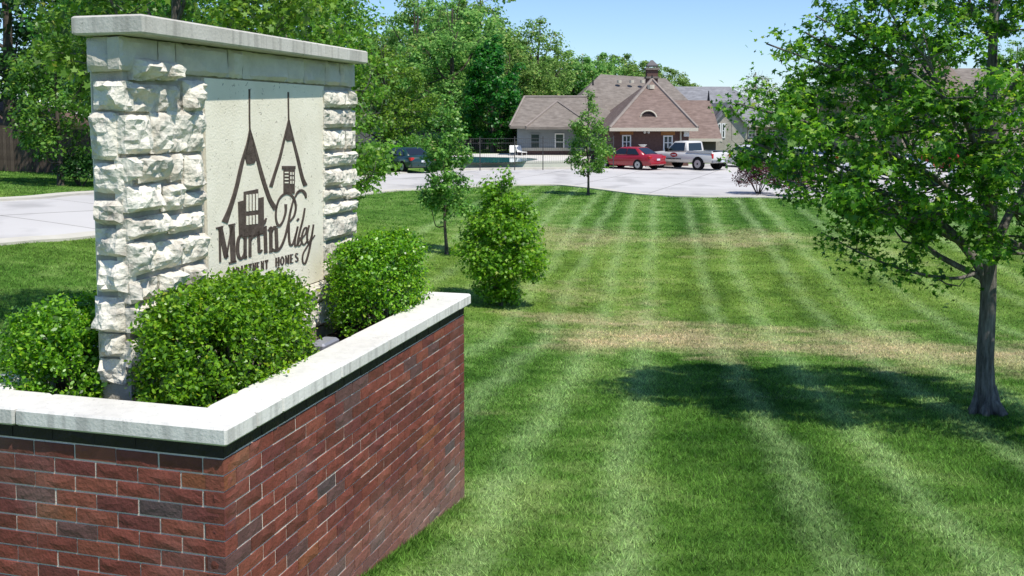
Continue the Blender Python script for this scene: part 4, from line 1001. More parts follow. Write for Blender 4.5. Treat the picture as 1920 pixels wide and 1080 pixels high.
shrub('dark green shrub right of the pale one by the drive', spot(778, 66), 2.6, 1.9, M['leaf_mid'], 54, 2600, .13)
shrub('olive shrub standing by the pool fence', spot(947, 83), 1.7, 1.75, M['leaf_dark'], 55, 2000, .12)
shrub('low shrub at the foot of the wooden fence', spot(150, 33.5), 1.7, 1.0, M['leaf_dark'], 56, 2400, .10)
shrub('shrub half hidden behind the left edge of the sign', spot(205, 35), 1.9, 1.3, M['leaf_mid'], 57, 2400, .10)
shrub('bushy hedge plant left of the dark green car', spot(700, 60), 2.2, 1.6, M['leaf_mid'], 58, 2600, .12)

# ================================================================== BUILDINGS
M['shingle'] = surf('brown_shingles', (.175, .150, .128), (.25, .218, .188), 1.4, .95, .5, 14, .1, detail=9)
M['shingle_red'] = surf('red_brown_shingles', (.170, .122, .102), (.245, .182, .155), 1.4, .95, .5, 14, .1, detail=9)
M['shingle_grey'] = surf('grey_shingles', (.20, .20, .21), (.27, .27, .28), 1.2, .95, .5, 14, .1, detail=9)
M['trim'] = flat('cream_trim', (.55, .50, .40), .6)
M['white'] = flat('white_paint', (.75, .75, .73), .5)
M['siding'] = surf('blue_grey_siding', (.21, .235, .25), (.25, .275, .29), 2, .8)
M['farbrick'] = surf('far_brown_brick', (.105, .060, .050), (.16, .095, .080), 7, .9, .3, 9, .15, detail=9)
M['farstone'] = surf('far_tan_stone', (.30, .27, .23), (.46, .42, .36), 3, .9, .4, 6, .15)
M['tan'] = surf('tan_stucco', (.30, .22, .18), (.38, .29, .24), .7, .9)
M['pane'] = flat('window_glass', (.03, .045, .05), .08, .7)
M['lintel'] = surf('ochre_brick', (.30, .14, .05), (.36, .18, .07), 5, .9)
def add_courses(m, sc):
    ns, ls = m.node_tree.nodes, m.node_tree.links; p = ns['Principled BSDF']; src = p.inputs['Base Color'].links[0].from_socket
    g = nd(ns, 'ShaderNodeNewGeometry'); sx = nd(ns, 'ShaderNodeSeparateXYZ'); ls.new(g.outputs['Position'], sx.inputs[0])
    n = nd(ns, 'ShaderNodeTexNoise'); n.inputs['Scale'].default_value = 1; n.inputs['Detail'].default_value = 3; mp = nd(ns, 'ShaderNodeMapping'); mp.inputs['Scale'].default_value = (2.2, 2.2, 9); ls.new(g.outputs['Position'], mp.inputs[0]); ls.new(mp.outputs[0], n.inputs['Vector'])
    r = ramp(ns, [(.35, .82), (.65, 1.1)]); ls.new(n.outputs[0], r.inputs[0])
    mx = nd(ns, 'ShaderNodeMix', data_type='RGBA', blend_type='MULTIPLY'); mx.inputs[0].default_value = 1; ls.new(src, mx.inputs[6]); ls.new(r.outputs[0], mx.inputs[7]); ls.new(mx.outputs[2], p.inputs['Base Color'])
for k_ in ('shingle', 'shingle_red', 'shingle_grey'): add_courses(M[k_], 5)
def hip(mb, x0, x1, y0, y1, ze, ra, rb, th=.18):
    """hip roof over a rectangle; ridge from ra to rb (x,y,z)"""
    V = [(x0,y0,ze),(x1,y0,ze),(x1,y1,ze),(x0,y1,ze),ra,rb,(x0,y0,ze-th),(x1,y0,ze-th),(x1,y1,ze-th),(x0,y1,ze-th)]
    if np.allclose(ra, rb): F_ = [(0,1,4),(1,2,4),(2,3,4),(3,0,4)]
    else: F_ = [(0,1,5,4),(1,2,5),(2,3,4,5),(3,0,4)]
    return mb.add(V, F_ + [(0,6,7,1),(1,7,8,2),(2,8,9,3),(3,9,6,0),(6,9,8,7)])
def X(u, Y): return (u - 960) / FPX * Y
M['ridge'] = surf('ridge_caps', (.22, .185, .16), (.28, .24, .21), 2, .9)
def ridge_caps(parent, segs):
    for a, b in segs:
        mb = MB(); a = np.array(a); b = np.array(b); mb.tube([a + (0, 0, .02), b + (0, 0, .02)], .11, 5); mb.build('ridge_cap', M['ridge'], parent)
def Zv(v, Y): return float(at(960, v, Y)[2])
def win(parent, u0, v0, u1, v1, Y, cols=2, rws=2, lint=False, mat='white'):
    """framed window set on a wall facing the camera at distance Y: frame bars with a recessed pane"""
    x0, x1, z0, z1 = X(u0, Y), X(u1, Y), Zv(v1, Y), Zv(v0, Y); f = .09
    mb = MB(); mb.box(x0, x1, Y - .06, Y + .02, z0, z0 + f); mb.box(x0, x1, Y - .06, Y + .02, z1 - f, z1)
    mb.box(x0, x0 + f, Y - .061, Y + .02, z0 + f, z1 - f); mb.box(x1 - f, x1, Y - .061, Y + .02, z0 + f, z1 - f)
    for k in range(1, cols): xm = x0 + (x1 - x0) * k / cols; mb.box(xm - .03, xm + .03, Y - .05, Y + .02, z0 + f, z1 - f)
    for k in range(1, rws): zm = z0 + (z1 - z0) * k / rws; mb.box(x0 + f, x1 - f, Y - .045, Y + .02, zm - .025, zm + .025)
    w = mb.build('window', M[mat], parent)
    mb = MB(); mb.box(x0 + f, x1 - f, Y - .02, Y + .02, z0 + f, z1 - f); mb.build('pane', M['pane'], w)
    if lint:
        mb = MB(); mb.box(x0 - .15, x1 + .15, Y - .03, Y + .02, z1 + .02, z1 + .28); mb.build('lintel', M['lintel'], w)
    return w
club = empty('clubhouse', (X(1130, 76), 76, 0)); tag(club, 'low brown-roofed clubhouse with brick front and chimney behind the car park', 'building')
club.location = (0, 0, 0)
# left wing
Yw = 77.0; ez = Zv(239, Yw)
mb = MB(); mb.box(X(970, Yw), X(1165, Yw), Yw, Yw + 10, 1.0, ez); mb.build('wall', M['siding'], club)
mb = MB(); mb.box(X(969, Yw), X(1165, Yw), Yw - .06, Yw + 9, -.1, .78); mb.build('brick_plinth', M['farbrick'], club)
mb = MB(); mb.box(X(968.5, Yw), X(1165, Yw), Yw - .10, Yw + 9, .78, 1.02); mb.build('sill_band', M['trim'], club)
win(club, 994, 250, 1013, 282, Yw, 1, 2, mat='siding'); win(club, 1040, 250, 1058, 282, Yw, 1, 2)
mb = MB(); hip(mb, X(956, Yw), X(1165, Yw), Yw - .7, Yw + 10.5, ez + .1, (X(983, Yw + 5), Yw + 5, Zv(182, Yw + 5)), (X(1120, Yw + 5), Yw + 5, Zv(182, Yw + 5))); rf = mb.build('roof', M['shingle'], club)
ap_ = (X(983, Yw + 5), Yw + 5, Zv(182, Yw + 5)); ridge_caps(rf, [(ap_, (X(1120, Yw + 5), Yw + 5, Zv(182, Yw + 5))), (ap_, (X(956, Yw), Yw - .7, ez + .1))])
ap_ = (X(1045, Yw + 2.4), Yw + 2.4, Zv(190, Yw + 2.4)); ridge_caps(rf, [(ap_, (X(985, Yw), Yw - 1.3, ez + .04)), (ap_, (X(1112, Yw), Yw - 1.3, ez + .04))])
mb = MB(); hip(mb, X(985, Yw), X(1112, Yw), Yw - 1.3, Yw + 6, ez + .04, (X(1045, Yw + 2.4), Yw + 2.4, Zv(190, Yw + 2.4)), (X(1046, Yw + 5), Yw + 5, Zv(190, Yw + 2.4))); mb.build('front_slope', M['shingle'], rf)
# main roof
Ym = 88.0
mb = MB(); hip(mb, X(1028, Ym), X(1300, Ym), 79.0, 98.0, ez + .15, (X(1125, Ym), Ym, Zv(139, Ym)), (X(1247, Ym), Ym, Zv(147, Ym))); rf = mb.build('roof', M['shingle'], club)
mb = MB(); mb.tube([(X(1111, 84), 84, Zv(160, 84)), (X(1111, 84), 84, Zv(143, 84))], [.09, .03], 6); mb.build('finial', Mblk, rf)
for u in (1160, 1183, 1203):
    mb = MB(); mb.disc((X(u, 86), 86, Zv(153, 86)), 'z', .2, .25, 10); mb.build('roof_vent', M['trim'], rf)
mb = MB(); mb.box(X(1040, 80), X(1290, 80), 80, 97, 0, ez); mb.build('wall', M['farbrick'], club)
# brick front with its steep hip
Yf = 68.0; ef = Zv(243, Yf)
mb = MB(); mb.box(X(1150, Yf), X(1291, Yf), Yf, Yf + 12, -.1, ef); mb.build('wall', M['farbrick'], club)
mb = MB(); hip(mb, X(1141, Yf), X(1304, Yf), Yf - .7, Yf + 17, ef + .12, (X(1221, Yf + 5.5), Yf + 5.5, Zv(149, Yf + 5.5)), (X(1221, Yf + 14), Yf + 14, Zv(149, Yf + 5.5))); rf3 = mb.build('roof', M['shingle_red'], club)
ap_ = (X(1221, Yf + 5.5), Yf + 5.5, Zv(149, Yf + 5.5)); ridge_caps(rf3, [((X(1141, Yf), Yf - .7, ef + .12), ap_), ((X(1304, Yf), Yf - .7, ef + .12), ap_)])
mb = MB(); mb.box(X(1141, Yf) - .02, X(1304, Yf) + .02, Yf - .8, Yf - .705, ef - .1, ef + .13); mb.build('gutter', M['trim'], rf3)
# eyebrow vent
ve = []; Yv = 68.9
for k in range(13):
    a = math.pi * k / 12; ve.append((X(1214 + 15 * math.cos(a), Yv), Zv(221 - 13.5 * math.sin(a), Yv)))
mb = MB(); n = len(ve); mb.add([(x, Yv - .25, z) for x, z in ve] + [(x, Yv + 2.2, z) for x, z in ve], [tuple(range(n))] + [(k, k+1, n+k+1, n+k) for k in range(n - 1)]); eb = mb.build('eyebrow_vent', flat('dark_louvre', (.04, .025, .022), .8), rf3)
mb = MB(); mb.tube([(x, Yv - .28, z) for x, z in ve], .06, 5); mb.box(X(1196, Yv), X(1232, Yv), Yv - .34, Yv - .2, Zv(222.5, Yv), Zv(220.5, Yv)); mb.build('vent_trim', M['trim'], eb)
mb = MB(); mb.tube([(X(1221, 73.5), 73.5, Zv(150, 73.5)), (X(1221, 73.5), 73.5, Zv(140, 73.5))], [.1, .03], 6); mb.build('finial', Mblk, rf3)
mb = MB(); mb.disc((X(1219, 72.3), 72.3, Zv(163, 72.3)), 'z', .28, .3, 10); mb.build('roof_vent', M['trim'], rf3)
win(club, 1166, 253, 1183, 292, Yf, 2, 3, True); win(club, 1243, 254, 1261, 295, Yf, 2, 3, True)
mb = MB(); mb.box(X(1274, Yf), X(1277, Yf), Yf - .12, Yf - .01, 0, ef - .12); mb.build('downpipe', M['trim'], club)
mb = MB(); mb.bevbox(X(1281, Yf), X(1291, Yf), Yf - .16, Yf - .02, Zv(256, Yf), Zv(246, Yf), .02); mb.build('sign_board', M['white'], club)
for u in (1208, 1215):
    mb = MB(); mb.disc((X(u, Yf), Yf - .12, Zv(248, Yf)), 'y', .09, .22, 10); mb.build('wall_lamp', M['white'], club)
# right wing and stone gable
Yr = 75.0; er = Zv(262, Yr)
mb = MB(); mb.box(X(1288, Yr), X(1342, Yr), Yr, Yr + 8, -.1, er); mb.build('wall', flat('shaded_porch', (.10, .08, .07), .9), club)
mb = MB(); hip(mb, X(1225, Yr), X(1350, Yr), Yr - .7, Yr + 11, er + .1, (X(1262, Yr + 5), Yr + 5, Zv(188, Yr + 5)), (X(1330, Yr + 5), Yr + 5, Zv(188, Yr + 5))); rf = mb.build('roof', M['shingle_red'], club)
mb = MB(); mb.box(X(1225, Yr), X(1350, Yr), Yr - .8, Yr - .705, er - .12, er + .1); mb.build('gutter', M['trim'], rf)
mb = MB(); mb.tube([(X(1327, 80), 80, Zv(192, 80)), (X(1327, 80), 80, Zv(170, 80))], [.13, .03], 6); mb.build('finial', Mblk, rf)
Yg = 78.0
gp = [(1333, 305), (1400, 305), (1400, 236), (1366, 196), (1333, 236)]
mb = MB(); q = [(X(u, Yg), Zv(v, Yg)) for u, v in gp]; n = 5
mb.add([(x, Yg, z) for x, z in q] + [(x, Yg + 8, z) for x, z in q], [tuple(range(n)), tuple(range(2*n-1, n-1, -1))] + [(k, n+k, n+(k+1) % n, (k+1) % n) for k in range(n)]); mb.build('stone_gable', M['farstone'], club)
mb = MB(); pa, pb, pc = (X(1329, Yg), Yg-.35, Zv(238, Yg)), (X(1366, Yg), Yg-.35, Zv(191, Yg)), (X(1404, Yg), Yg-.35, Zv(238, Yg))
mb.add([pa, pb, pc, (pa[0], Yg+8, pa[2]), (pb[0], Yg+8, pb[2]), (pc[0], Yg+8, pc[2]), (pa[0], pa[1], pa[2]-.25), (pb[0], pb[1], pb[2]-.3), (pc[0], pc[1], pc[2]-.25)], [(0,1,4,3),(1,2,5,4),(0,6,7,1),(1,7,8,2)]); gr = mb.build('gable_roof', M['shingle_grey'], club)
mb = MB(); mb.tube([(X(1347, 79), 79, Zv(208, 79)), (X(1347, 79), 79, Zv(189, 79))], [.12, .03], 6); mb.build('finial', Mblk, gr)
for u in (1336, 1344, 1352): win(club, u, 231, u + 7, 259, Yg, 1, 2)
# chimney
Yc = 80.0
mb = MB(); mb.box(X(1212, Yc), X(1232, Yc), Yc, Yc + 1.0, Zv(160, Yc), Zv(131, Yc)); ch = mb.build('chimney', M['farbrick'], club)
mb = MB(); mb.box(X(1210, Yc), X(1234, Yc), Yc - .1, Yc + 1.1, Zv(147, Yc), Zv(143.5, Yc)); mb.box(X(1209, Yc), X(1235, Yc), Yc - .12, Yc + 1.12, Zv(131, Yc), Zv(127, Yc)); mb.build('chimney_band', M['shingle'], ch)
mb = MB(); hip(mb, X(1212, Yc), X(1232, Yc), Yc, Yc + 1, Zv(122, Yc), (X(1220, Yc), Yc + .5, Zv(112, Yc)), (X(1224, Yc), Yc + .5, Zv(112, Yc)), .1)
for u in (1213, 1229.5): mb.box(X(u, Yc), X(u + 1.6, Yc), Yc + .02, Yc + .1, Zv(127, Yc), Zv(122.5, Yc))
mb.build('chimney_hood', flat('hood_metal', (.12, .11, .11), .5), ch)
# white ornament by the wall
orn = empty('stone_fountain', (X(1205, 66.8), 66.8, float(Z(X(1205, 66.8), 66.8)))); tag(orn, 'white tiered ornament against the brick front between its windows', 'ornament')
mb = MB(); mb.disc((0, 0, .3), 'z', .22, .7, 14, .16); mb.build('pedestal', M['white'], orn)
mb = MB(); mb.disc((0, 0, .78), 'z', .2, .3, 16, .52); mb.build('basin', M['white'], orn)
mb = MB(); mb.disc((0, 0, 1.15), 'z', .13, .5, 12, .12); mb.disc((0, 0, 1.45), 'z', .12, .16, 14, .3); mb.build('upper_tier', M['white'], orn)

# grey-roofed block behind
ap = empty('apartment_building'); tag(ap, 'long grey-roofed block behind the right end of the clubhouse', 'building')
Yb = 96.0; eb_ = Zv(236, Yb)
mb = MB(); mb.box(X(1255, Yb), X(1476, Yb), Yb, Yb + 14, 0, eb_); mb.build('wall', M['farstone'], ap)
mb = MB(); hip(mb, X(1245, Yb), X(1486, Yb), Yb - .8, Yb + 15, eb_ + .15, (X(1232, Yb + 7), Yb + 7, Zv(162, Yb + 7)), (X(1366, Yb + 7), Yb + 7, Zv(162.5, Yb + 7))); rf = mb.build('roof', M['shingle_grey'], ap)
mb = MB(); mb.box(X(1245, Yb), X(1486, Yb), Yb - .9, Yb - .805, eb_ - .1, eb_ + .13); mb.build('gutter', M['trim'], rf)
for u in (1402, 1440): win(ap, u, 244, u + 14, 258, Yb, 2, 2)
mb = MB(); mb.box(X(1398, Yb), X(1432, Yb), Yb - .06, Yb + .05, 0, Zv(266, Yb)); mb.build('garage_door', flat('brown_door', (.10, .075, .06), .7), ap)
mb = MB(); mb.box(X(1394, Yb), X(1452, Yb), Yb - 1.2, Yb - .02, Zv(264, Yb), Zv(261, Yb)); mb.build('balcony', M['trim'], ap)

# tan block seen through the maple
tb = empty('apartment_building'); tag(tb, 'tan gabled apartment block glimpsed through the maple crown', 'building')
Yt = 82.0
mb = MB(); mb.box(X(1590, Yt), X(2100, Yt), Yt, Yt + 13, 0, Zv(190, Yt)); mb.build('wall', M['tan'], tb)
mb = MB(); hip(mb, X(1575, Yt), X(2120, Yt), Yt - .8, Yt + 14, Zv(190, Yt) + .1, (X(1650, Yt + 6.5), Yt + 6.5, Zv(128, Yt + 6.5)), (X(2050, Yt + 6.5), Yt + 6.5, Zv(128, Yt + 6.5))); mb.build('roof', M['shingle'], tb)
q = [(1690, 300), (1830, 300), (1830, 185), (1760, 105), (1690, 185)]; q = [(X(u, Yt - 2), Zv(v, Yt - 2)) for u, v in q]; n = 5
mb = MB(); mb.add([(x, Yt - 2, z) for x, z in q] + [(x, Yt + 6, z) for x, z in q], [tuple(range(n))] + [(k, n+k, n+(k+1) % n, (k+1) % n) for k in range(n)]); mb.build('gable', M['tan'], tb)
for u in (1615, 1650, 1850, 1890):
    for v in (208, 250): win(tb, u, v, u + 18, v + 26, Yt, 2, 2)
for u in (1712, 1750, 1788):
    for v in (205, 250): win(tb, u, v, u + 18, v + 26, Yt - 2, 2, 2)

# small house behind the wooden fence
hs_ = empty('house'); tag(hs_, 'house with a red-brown roof just showing over the wooden fence', 'house')
mb = MB(); mb.box(X(-330, 48), X(40, 48), 48, 56, .8, 3.2); mb.build('wall', M['tan'], hs_)
mb = MB(); hip(mb, X(-345, 48), X(62, 48), 47.4, 57, 3.1, (X(-230, 52), 52, 4.8), (X(-20, 52), 52, 4.8)); mb.build('roof', flat('house_roof', (.14, .09, .075), .9), hs_)

# ================================================================== FENCES, POOL
fw = empty('wooden_fence'); tag(fw, 'weathered dark wooden board fence beyond the drive at the left edge', 'fence')
Mwood = surf('weathered_boards', (.055, .042, .034), (.11, .085, .068), 3, .9, .4, 25, .1, rand=.25)
bm_ = pymesh('board', *(lambda b: (b.V, b.F))(MB().box(-.065, .065, -.01, .01, 0, 1.78)), Mwood)
Yl = 39.0
xx = X(-260, Yl)
while xx < X(330, Yl):
    o = link('board', bm_, fw, (xx, Yl + random.uniform(-.006, .006), float(Z(xx, Yl)) + random.uniform(.02, .06))); xx += .142
for xp_ in np.arange(X(-260, Yl), X(330, Yl), 2.4):
    z = float(Z(xp_, Yl)); mb = MB(); mb.box(xp_ - .05, xp_ + .05, Yl + .06, Yl + .15, z - .2, z + 1.85); mb.build('post', Mwood, fw)
for h in (.4, 1.5):
    mb = MB(); xa = np.arange(X(-260, Yl), X(335, Yl), 2.4); mb.tube([(q_, Yl + .04, float(Z(q_, Yl)) + h) for q_ in xa], .035, 4); mb.build('rail', Mwood, fw)
gf = empty('privacy_fence'); tag(gf, 'grey board fence behind the pool and the shrubs', 'fence'); Yp = 90.0
Mgf = surf('grey_boards', (.10, .10, .10), (.17, .165, .16), 4, .9, rand=.2)
for k, u in enumerate(np.arange(660, 968, 38)):
    z = float(Z(X(u, Yp), Yp)); mb = MB()
    mb.box(X(u, Yp) + .06, X(u + 38, Yp) - .06, Yp, Yp + .05, z, z + 1.75); mb.build('panel', Mgf, gf)
    mb = MB(); mb.box(X(u, Yp) - .055, X(u, Yp) + .055, Yp - .03, Yp + .1, z, z + 1.9); mb.build('post', Mgf, gf)
# pool deck, pool
dk = [G(846, 315)[:2], G(1090, 312.5)[:2], G(1110, 302)[:2], G(1000, 291.5)[:2], G(846, 290)[:2]]
Zd = float(max(Z(p_[0], p_[1]) for p_ in dk)) + .06
mb = MB(); n = len(dk); mb.add([(p_[0], p_[1], Zd) for p_ in dk] + [(p_[0], p_[1], -.4) for p_ in dk], [tuple(range(n))] + [(k, n+k, n+(k+1) % n, (k+1) % n) for k in range(n)])
tag(mb.build('pool_deck', M['deck']), 'pale concrete deck around the swimming pool', 'deck', kind='structure')
r_ = lambda u, v: (lambda q: q[:2])(np.array([0, 0, CAMZ]) + ray(u, v) * ((Zd - CAMZ) / ray(u, v)[2]))
ring = [(850,304.5),(900,305.2),(955,304.5),(990,302),(1008,298.5),(985,296.2),(940,295.2),(850,294.8)]
L = catmull(np.array([r_(*q_) for q_ in ring] + [r_(*ring[0])]), 5)[:-1]; n = len(L)
Mw, ns_, ls_, p_ = new_mat('pool_water'); p_.inputs['Base Color'].default_value = (.03, .17, .19, 1); p_.inputs['Roughness'].default_value = .08; p_.inputs['Specular IOR Level'].default_value = .5
wv = nd(ns_, 'ShaderNodeTexNoise'); wv.inputs['Scale'].default_value = 1.5; bp_ = nd(ns_, 'ShaderNodeBump'); bp_.inputs['Strength'].default_value = .15; ls_.new(wv.outputs[0], bp_.inputs['Height']); ls_.new(bp_.outputs[0], p_.inputs['Normal'])
mb = MB(); mb.add([(a[0], a[1], Zd + .012) for a in L], [tuple(range(n))]); tag(mb.build('pool_water', Mw), 'teal swimming pool behind the iron fence', 'pool', kind='structure')
# iron fence
iron = flat('black_iron', (.05, .05, .05), .5)
pf = empty('iron_fence'); tag(pf, 'thin black iron fence along the pool deck', 'fence')
za = float(Z(*G(960, 312)[:2])); fpts = [r_(868, 311), r_(900, 310.5), r_(965, 310), r_(1018, 309.5), r_(1071, 309), r_(1120, 308.5), r_(1150, 308)]
for q_ in fpts:
    mb = MB(); mb.box(q_[0] - .028, q_[0] + .028, q_[1] - .028, q_[1] + .028, Zd - .3, Zd + 1.75); mb.build('post', iron, pf)
for h in (.12, 1.35, 1.62):
    mb = MB(); mb.tube([(q_[0], q_[1], Zd + h) for q_ in fpts], .012, 4); mb.build('rail', iron, pf)
mb = MB()
for a, b in zip(fpts[:-1], fpts[1:]):
    m_ = int(np.linalg.norm(b - a) / .13)
    for k in range(1, m_):
        q_ = a + (b - a) * k / m_; mb.tube([(q_[0], q_[1], Zd + .12), (q_[0], q_[1], Zd + 1.62)], .0045, 3, False)
tag(mb.build('pickets', iron, pf), kind='stuff')
# two white sun chairs by the pool
for k, u in enumerate((961, 978)):
    q_ = r_(u, 296); ch_ = empty('pool_chair', (q_[0], q_[1] + 5, Zd), .4 * k); ch_.scale = (.75,) * 3; tag(ch_, ['white pool chair nearest the olive shrub', 'white pool chair in front of the wing wall'][k], 'chair', 'chairs by the pool')
    mb = MB(); mb.bevbox(-.3, .3, -.9, .3, .30, .38, .02); mb.build('seat', M['white'], ch_)
    mb = MB(); mb.add([(-.3,.3,.34),(.3,.3,.34),(.3,.75,1.0),(-.3,.75,1.0),(-.3,.36,.34),(.3,.36,.34),(.3,.81,1.0),(-.3,.81,1.0)], [(0,1,2,3),(7,6,5,4),(0,4,5,1),(1,5,6,2),(2,6,7,3),(3,7,4,0)]); mb.build('backrest', M['white'], ch_)
    for sx_ in (-.27, .27):
        for sy_ in (-.8, .25): mb = MB(); mb.tube([(sx_, sy_, 0), (sx_, sy_, .32)], .02, 6); mb.build('leg', M['white'], ch_)

# ================================================================== VEHICLES (x forward, y left)
tyre = flat('tyre_rubber', (.012, .012, .012), .85, .2); rimm = flat('alloy_rim', (.45, .45, .46), .35, .5, .6); chrome = flat('bumper_trim', (.30, .30, .31), .3, .5, .5)
redl = flat('tail_lamp_red', (.45, .015, .015), .25, .5); cglass = flat('car_glass', (.012, .016, .02), .05, .8); headl = flat('head_lamp', (.6, .62, .64), .15, .6)
under = flat('underbody', (.01, .01, .01), .9, .1); plate = flat('number_plate', (.65, .67, .72), .5)
def paint(name, c): return flat(name, c, .28, .5, 0, .6)
def loft(mb, st):
    """st: list of closed rings (same length)"""
    n = len(st[0]); V = [v for r_i in st for v in r_i]; Fs = []
    for i in range(len(st) - 1):
        for k in range(n): Fs.append((i*n+k, i*n+(k+1) % n, (i+1)*n+(k+1) % n, (i+1)*n+k))
    Fs += [tuple(range(n-1, -1, -1)), tuple((len(st)-1)*n + k for k in range(n))]
    return mb.add(V, Fs)
def body_ring(x, w, zb, zt):
    h = zt - zb; H_ = [(-w*.80, zb), (-w*.97, zb+.10*h), (-w, zb+.42*h), (-w*.985, zb+.70*h), (-w*.93, zb+.93*h), (-w*.80, zt), (0, zt+.025), (w*.80, zt), (w*.93, zb+.93*h), (w*.985, zb+.70*h), (w, zb+.42*h), (w*.97, zb+.10*h), (w*.80, zb)]
    return [(x, a, b) for a, b in H_]
def wheel(root, x, y, r, wd):
    w = empty('wheel', (0, 0, 0)); bpy.data.objects.remove(w)
    s = 1 if y > 0 else -1
    mb = MB(); mb.disc((x, y, r), 'y', r, wd, 22); w = mb.build('wheel', tyre, root)
    mb = MB(); mb.disc((x, y + s * (wd / 2 + .004), r), 'y', r * .66, .02, 18); rm = mb.build('rim', rimm, w)
    mb = MB(); mb.disc((x, y + s * (wd / 2 + .018), r), 'y', r * .16, .016, 10)
    mb.build('hub_cap', under, w)
def quad(mb, pts, off):
    c = [Vector(p) for p in pts]; nrm = (c[1] - c[0]).cross(c[2] - c[0]).normalized()
    o = [p + nrm * off for p in c]; i_ = [p - nrm * .01 for p in c]; n = len(c)
    return mb.add(o + i_, [tuple(range(n)), tuple(range(2*n-1, n-1, -1))] + [(k, n+k, n+(k+1) % n, (k+1) % n) for k in range(n)])
def arch(root, x, y, r):
    s = 1 if y > 0 else -1; mb = MB(); mb.disc((x, y + s * .004, r * .98), 'y', r * 1.16, .03, 22); mb.build('wheel_arch', under, root)
def sedan(name, label, loc_, heading, pm, group, L=4.7, W=.90, Hh=1.45, tail=.98):
    c = empty(name, loc_, heading); tag(c, label, 'car', group); f = L / 4.7
    mb = MB(); loft(mb, [body_ring(x*f, w*W/.9, zb, zt) for x, w, zb, zt in [(-2.35,.74,.36,.74),(-2.28,.83,.30,.90),(-2.1,.88,.26,tail),(-1.5,.9,.24,1.0),(-.4,.9,.22,.97),(.9,.9,.22,.93),(1.6,.885,.24,.86),(2.1,.83,.27,.76),(2.3,.74,.30,.66),(2.36,.62,.34,.56)]])
    mb.build('body', pm, c, True)
    gx = [(-1.85, .79, tail - .02), (-1.05, .62, Hh - .04), (-.2, .64, Hh), (.25, .62, Hh - .03), (1.05, .78, .92)]
    wb = [.80, .83, .84, .84, .80]
    mb = MB(); rings = []
    for (x, wt, zt), wbb in zip(gx, wb):
        rings.append([(x*f, -wbb*W/.9, .90), (x*f, -wt*W/.9, max(zt - .05, .91)), (x*f, -wt*.86*W/.9, zt), (x*f, wt*.86*W/.9, zt), (x*f, wt*W/.9, max(zt - .05, .91)), (x*f, wbb*W/.9, .90)])
    loft(mb, rings); mb.build('roof', pm, c, True)
    q = W / .9
    mb = MB(); quad(mb, [(-1.80*f, .62*q, tail+.03), (-1.80*f, -.62*q, tail+.03), (-1.10*f, -.50*q, Hh-.075), (-1.10*f, .50*q, Hh-.075)][::-1], .012); mb.build('rear_window', cglass, c)
    mb = MB(); quad(mb, [(1.0*f, -.64*q, .96), (1.0*f, .64*q, .96), (.30*f, .52*q, Hh-.065), (.30*f, -.52*q, Hh-.065)][::-1], .012); mb.build('windscreen', cglass, c)
    for s in (-1, 1):
        for (xa, xb, xc, xd) in ((-1.45, -.42, -.42, -1.02), (-.36, .78, .22, -.36)):
            P_ = [(xa*f, s*.832*q, .975), (xb*f, s*.835*q, .965), (xc*f, s*.665*q, Hh-.105), (xd*f, s*.665*q, Hh-.115)]
            mb = MB(); quad(mb, P_ if s < 0 else P_[::-1], .016); mb.build('side_window', cglass, c)
        for xw in (-1.38, 1.40): arch(c, xw*f, s*.885*q, .315); wheel(c, xw*f, s*.80*q, .32, .22)
        mb = MB(); mb.bevbox(-2.33*f, -2.08*f, s*.72*q-.13, s*.72*q+.13, .70, .88, .02); mb.build('tail_lamp', redl, c)
        mb = MB(); mb.bevbox(2.08*f, 2.29*f, s*.62*q-.14, s*.62*q+.14, .58, .70, .02); mb.build('headlight', headl, c)
        mb = MB(); mb.bevbox(.62*f, .80*f, s*.97*q-.07, s*.97*q+.07, .92, 1.04, .02); mb.build('mirror', pm, c)
    mb = MB(); mb.box(-2.385*f, -2.34*f, -.16, .16, .60, .72); mb.build('number_plate', plate, c)
    mb = MB(); mb.bevbox(-2.40*f, -2.2*f, -.80*q, .80*q, .34, .52, .03); mb.build('bumper', pm, c)
    return c
def heading_from(dx, dy): return math.atan2(dy, dx)
def carspot(u, v): q_ = G(u, v); return (q_[0], q_[1], float(Z(q_[0], q_[1])) + .022)
CG = 'cars standing in the car park'
a_ = carspot(758, 321); sedan('parked_car', 'dark green sedan seen from behind at the edge of the drive', a_, heading_from(-.57, .82), paint('green_paint', (.008, .035, .032)), CG)
a_ = carspot(1180, 317); sedan('parked_car', 'bright red sedan parked in front of the brick clubhouse', a_, heading_from(-.70, .71), paint('red_paint', (.30, .012, .022)), CG)
a_ = carspot(1398, 314); sedan('parked_car', 'white car next to the silver pickup, partly behind leaves', a_, heading_from(-.55, .83), paint('white_car_paint', (.72, .72, .73)), CG, Hh=1.5)
a_ = carspot(1500, 318); sedan('parked_car', 'white car mostly hidden by the maple', a_, heading_from(-.55, .83), paint('white_car_paint_two', (.66, .67, .69)), CG)
a_ = carspot(1660, 336); sedan('parked_car', 'silver car glimpsed through the maple leaves', a_, heading_from(-.75, .66), paint('silver_car_paint', (.5, .51, .52)), CG)
a_ = carspot(1765, 322); sedan('parked_car', 'red car glimpsed through the maple leaves', a_, heading_from(-.6, .8), paint('red_paint_two', (.42, .012, .014)), CG)
a_ = carspot(1872, 348); sedan('parked_car', 'white car at the far right behind the maple trunk', a_, heading_from(-.5, .85), paint('white_car_paint_three', (.72, .72, .72)), CG)
